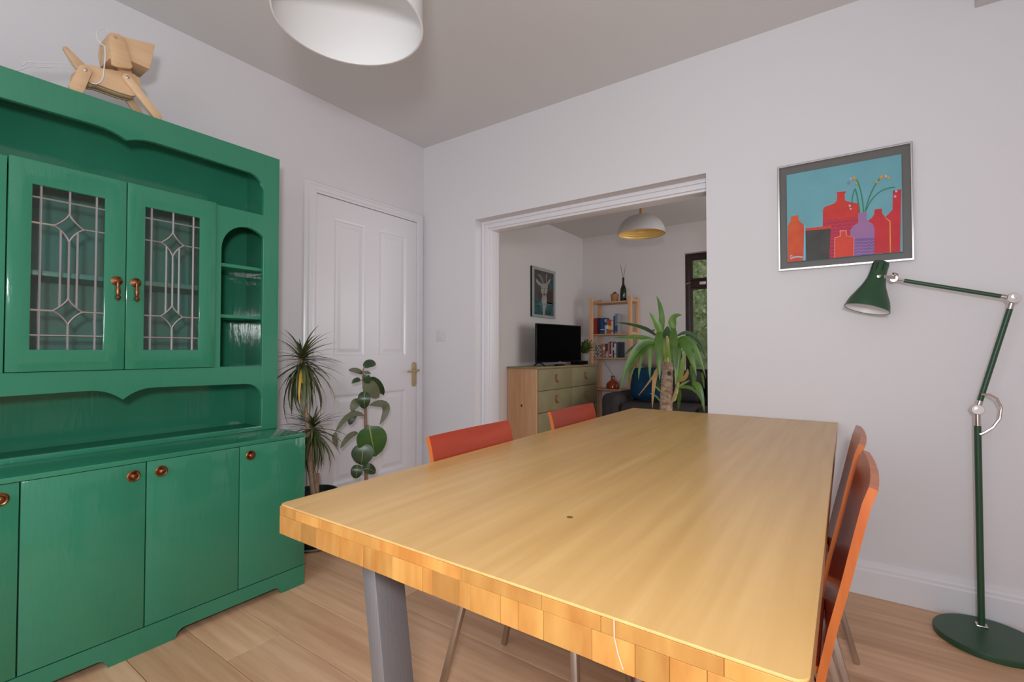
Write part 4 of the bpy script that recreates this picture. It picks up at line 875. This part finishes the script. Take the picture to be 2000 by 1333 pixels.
for i in range(4):
    for j in range(6):
        if (i + j) % 2 or rr_.random() < .2: xa = xs(1161.5) + .006 + i * .019; za = z2_ + .01 + j * .025; pt.prism([V((xa, 3.0695, za)), V((xa + .016, 3.0695, za + .004)), V((xa + .012, 3.0695, za + .022)), V((xa + .002, 3.0695, za + .018))], (0, -.0006, 0))
pt.build('pattern', BLACK, pbx)
jg = thing('small_jug', 'small cream jug in front of the pink books on the middle shelf', 'jug', (xs(1184), 3.075, z2_))
MB().lathe([(0, 0), (.018, 0), (.026, .02), (.026, .035), (.014, .055), (.013, .07), (.017, .08), (.014, .08), (.01, .06), (0, .05)], (xs(1184), 3.085, z2_), 18).build('body', mat('cream_ceramic', (.5, .42, .34), .4), jg)
MB().tube([(xs(1184) + .024, 3.085, z2_ + .03), (xs(1184) + .04, 3.085, z2_ + .05), (xs(1184) + .016, 3.085, z2_ + .072)], .004, 6).build('handle', mat('cream_ceramic', (.5, .42, .34), .4), jg)
# basket with bird, bottle with twigs
bkx = at(1200.5, 588, 1, 3.13); zt_ = SH[0] + .001
wp = thing('wicker_pot', 'small woven pot on top of the bookshelf left of the bottle', 'pot', (bkx.x, 3.13, zt_))
MB().lathe([(0, 0), (.040, 0), (.052, .085), (.054, .092), (.048, .092), (.042, .06), (0, .05)], (bkx.x, 3.13, zt_), 20).build('basket', WICKER, wp)
MB().lathe([(0, .07), (.03, .085), (.034, .1), (.018, .118), (.006, .128), (0, .13)], (bkx.x - .012, 3.13, zt_), 12, (.15, 0, 1)).build('dried_top', mat('dried_brown', (.17, .08, .05), .9), wp)
btx = at(1217.5, 582, 1, 3.15); wbm = thing('wine_bottle', 'dark green wine bottle with bare twigs on top of the bookshelf', 'bottle', (btx.x, 3.15, zt_))
MB().lathe([(0, 0), (.036, 0), (.039, .006), (.039, .13), (.036, .16), (.018, .205), (.0135, .225), (.013, .285), (.0155, .287), (.0155, .297), (.011, .297), (.010, .2), (0, .2)], (btx.x, 3.15, zt_), 24).build('glass_body', BOTTLE, wbm)
tw = MB(); 
for (dx_, dh) in ((-.03, .16), (-.042, .20), (.018, .13), (.038, .2)): tw.tube(bez((btx.x, 3.15, zt_ + .28), (btx.x + dx_ * .3, 3.15, zt_ + .34), (btx.x + dx_, 3.15, zt_ + .28 + dh), 5), .0016, 5)
tag(tw.build('twigs', mat('twig', (.16, .12, .10), .9), wbm), 'thin bare twigs')
vx = at(1197, 757, 1, 3.15); vs_ = thing('orange_vase', 'orange glass bulb vase on the lowest visible bookshelf board', 'vase', (vx.x, 3.15, SH[3] + .001))
MB().lathe([(0, 0), (.075, 0), (.083, .01), (.083, .05), (.07, .075), (.03, .105), (.021, .125), (.020, .155), (.024, .16), (.018, .16), (.016, .12), (0, .1)], (vx.x, 3.15, SH[3] + .001), 28).build('glass_body', VASE, vs_)
MB().lathe([(.021, .150), (.026, .153), (.026, .160), (.021, .163)], (vx.x, 3.15, SH[3] + .001), 20, close=True).build('lip', VASE, vs_)
# ================================================================== SOFA
so = thing('sofa', 'dark grey sofa under the window behind the yucca', 'sofa', (1.4, 2.6, 0))
MB().rbox(.47, 2.42, 2.20, 3.02, .10, .36, .04).build('frame', SOFA, so)
MB().rbox(.455, .66, 2.18, 3.02, .10, .59, .07, 5).build('arm', SOFA, so); MB().rbox(2.22, 2.43, 2.18, 3.02, .10, .59, .07, 5).build('arm', SOFA, so)
MB().rbox(.60, 2.28, 2.74, 3.02, .30, .79, .07, 5).build('back', SOFA, so)
for a in (.665, 1.445): MB().rbox(a, a + .77, 2.19, 2.78, .345, .50, .05, 4).build('seat_cushion', SOFA, so)
for a in (.63, 1.445): MB().rbox(a, a + .78, 2.58, 2.80, .49, .838, .09, 5).build('back_cushion', SOFA, so)
for x_ in (.54, 2.35):
    for y_ in (2.28, 2.94): MB().lathe([(.018, 0), (.026, .11)], (x_, y_, 0), 12).build('foot', BLACK, so)
def pillow(w_, h_, t_, c, tilt, name, m, label):
    mb = MB(); n = 10
    for s in (1, -1):
        k = len(mb.v)
        for i in range(n + 1):
            for j in range(n + 1):
                u, v = -1 + 2 * i / n, -1 + 2 * j / n; th = t_ / 2 * ((1 - u ** 4) * (1 - v ** 4)) ** .5; pin = 1 - .07 * (u * u * v * v) + .0
                mb.v.append(V((u * w_ / 2 * (1 - .05 * v * v) * pin, s * th * -1, v * h_ / 2 * (1 - .05 * u * u) * pin)))
        for i in range(n):
            for j in range(n): mb.f.append((k + i * (n + 1) + j, k + (i + 1) * (n + 1) + j, k + (i + 1) * (n + 1) + j + 1, k + i * (n + 1) + j + 1)); mb.m.append(0)
    M = Matrix.Rotation(tilt[0], 4, 'X') @ Matrix.Rotation(tilt[1], 4, 'Y'); mb.v = [M @ p + V(c) for p in mb.v]
    base = V((c[0], c[1], min(p.z for p in mb.v))); r = thing(name, label, 'cushion', base)
    mb.build('cover', m, r, ang=80)
    pp = []
    for i in range(n + 1): u = -1 + 2 * i / n; pp.append((u, -1))
    for i in range(1, n + 1): u = -1 + 2 * i / n; pp.append((1, u))
    for i in range(n - 1, -1, -1): pp.append((-1 + 2 * i / n, 1))
    for i in range(n - 1, 0, -1): pp.append((-1, -1 + 2 * i / n))
    pp.append(pp[0])
    MB().tube([M @ V((u * w_ / 2 * (1 - .05 * v * v) * (1 - .07 * u * u * v * v), 0, v * h_ / 2 * (1 - .05 * u * u) * (1 - .07 * u * u * v * v))) + V(c) for u, v in pp], .005, 6).build('piping', m, r)
pillow(.37, .35, .14, (.885, 2.45, .693), (-.24, .05), 'scatter_cushion', BLUE, 'deep blue cushion leaning on the dark sofa behind the yucca')
pillow(.42, .30, .12, (.84, 2.875, .985), (-.12, .12), 'scatter_cushion', MAUVE, 'dusty mauve cushion resting on top of the sofa back')
# ================================================================== FAR PENDANT
p2 = V((1.09, 1.7, 2.124)); fpn = thing('dome_pendant', 'white dome pendant lamp with gold inside in the far room', 'lamp', (p2.x, p2.y, p2.z))
dm_ = [(.213 * math.cos(a), .185 * math.sin(a) ** .9) for a in [PI / 2 * i / 14 for i in range(15)]]
dmo = MB().lathe([(r, h) for r, h in dm_], p2, 56, caps=False).build('shade', mat('pendant_grey_white', (.52, .50, .50), .5), fpn, ang=60)
ri = []
for i in range(29): a = PI / 2 * i / 28; k_ = (.994 if i % 2 else .978); ri.append((.213 * math.cos(a) * k_, .185 * math.sin(a) ** .9 * k_ - (.004 if i else 0) + .002))
tag(MB().lathe(ri, p2, 56, caps=False).build('shade_lining', GOLD, dmo, ang=25), 'ribbed gold inside')
MB().lathe([(.05, .10), (.055, .11), (.03, .15), (.02, .17)], p2, 20).build('bulb', mat('opal_bulb2', (.85, .8, .7), .3), fpn)
tag(MB().lathe([(.012, .178), (.014, .18), (.014, .235), (.010, .243), (0, .244)], p2, 18).build('cap', mat('orange_wood', (.55, .27, .08), .45), fpn), 'turned orange wood cap')
MB().tube([p2 + V((0, 0, .24)), V((p2.x, p2.y, H - .02))], .0035, 8).build('cord', CORD, fpn); MB().lathe([(.01, -.03), (.05, -.015), (.05, 0)], (p2.x, p2.y, H), 20).build('ceiling_rose', WHITEP, fpn)
# ================================================================== OUTSIDE
struct('lawn_slab', MB().box(-3, 8, YF + .3, 9.5, -.2, -.1), mat('lawn', (.07, .12, .03), .9, col2=(.12, .17, .05), nscale=8))  # slab of lawn outside the far window
hr = random.Random(11); hg = MB()
for i in range(9000):
    x_ = hr.uniform(-1.5, 5.0); z_ = hr.uniform(-.1, 4.2); y_ = 6.2 + .25 * math.sin(x_ * 2.1 + z_) + .2 * math.sin(z_ * 3 - x_ * 1.3) + hr.uniform(-.12, .12)
    s_ = hr.uniform(.03, .075); a = V((hr.uniform(-1, 1), hr.uniform(-.6, .6), hr.uniform(-1, 1))).normalized(); b = a.cross(V((hr.uniform(-.5, .5), -1, hr.uniform(-.2, .9)))).normalized(); c = V((x_, y_, z_))
    hg.add([c - a * s_, c - b * s_ * .4, c + a * s_, c + b * s_ * .4], [(0, 1, 2, 3)])
hg.box(-1.5, 5, 6.5, 7.2, -.1, 4.2)
h_o = hg.build('hedge', HEDGE, None, smooth=False); tag(h_o, 'tall leafy green hedge outside the far window', 'hedge', kind='stuff')
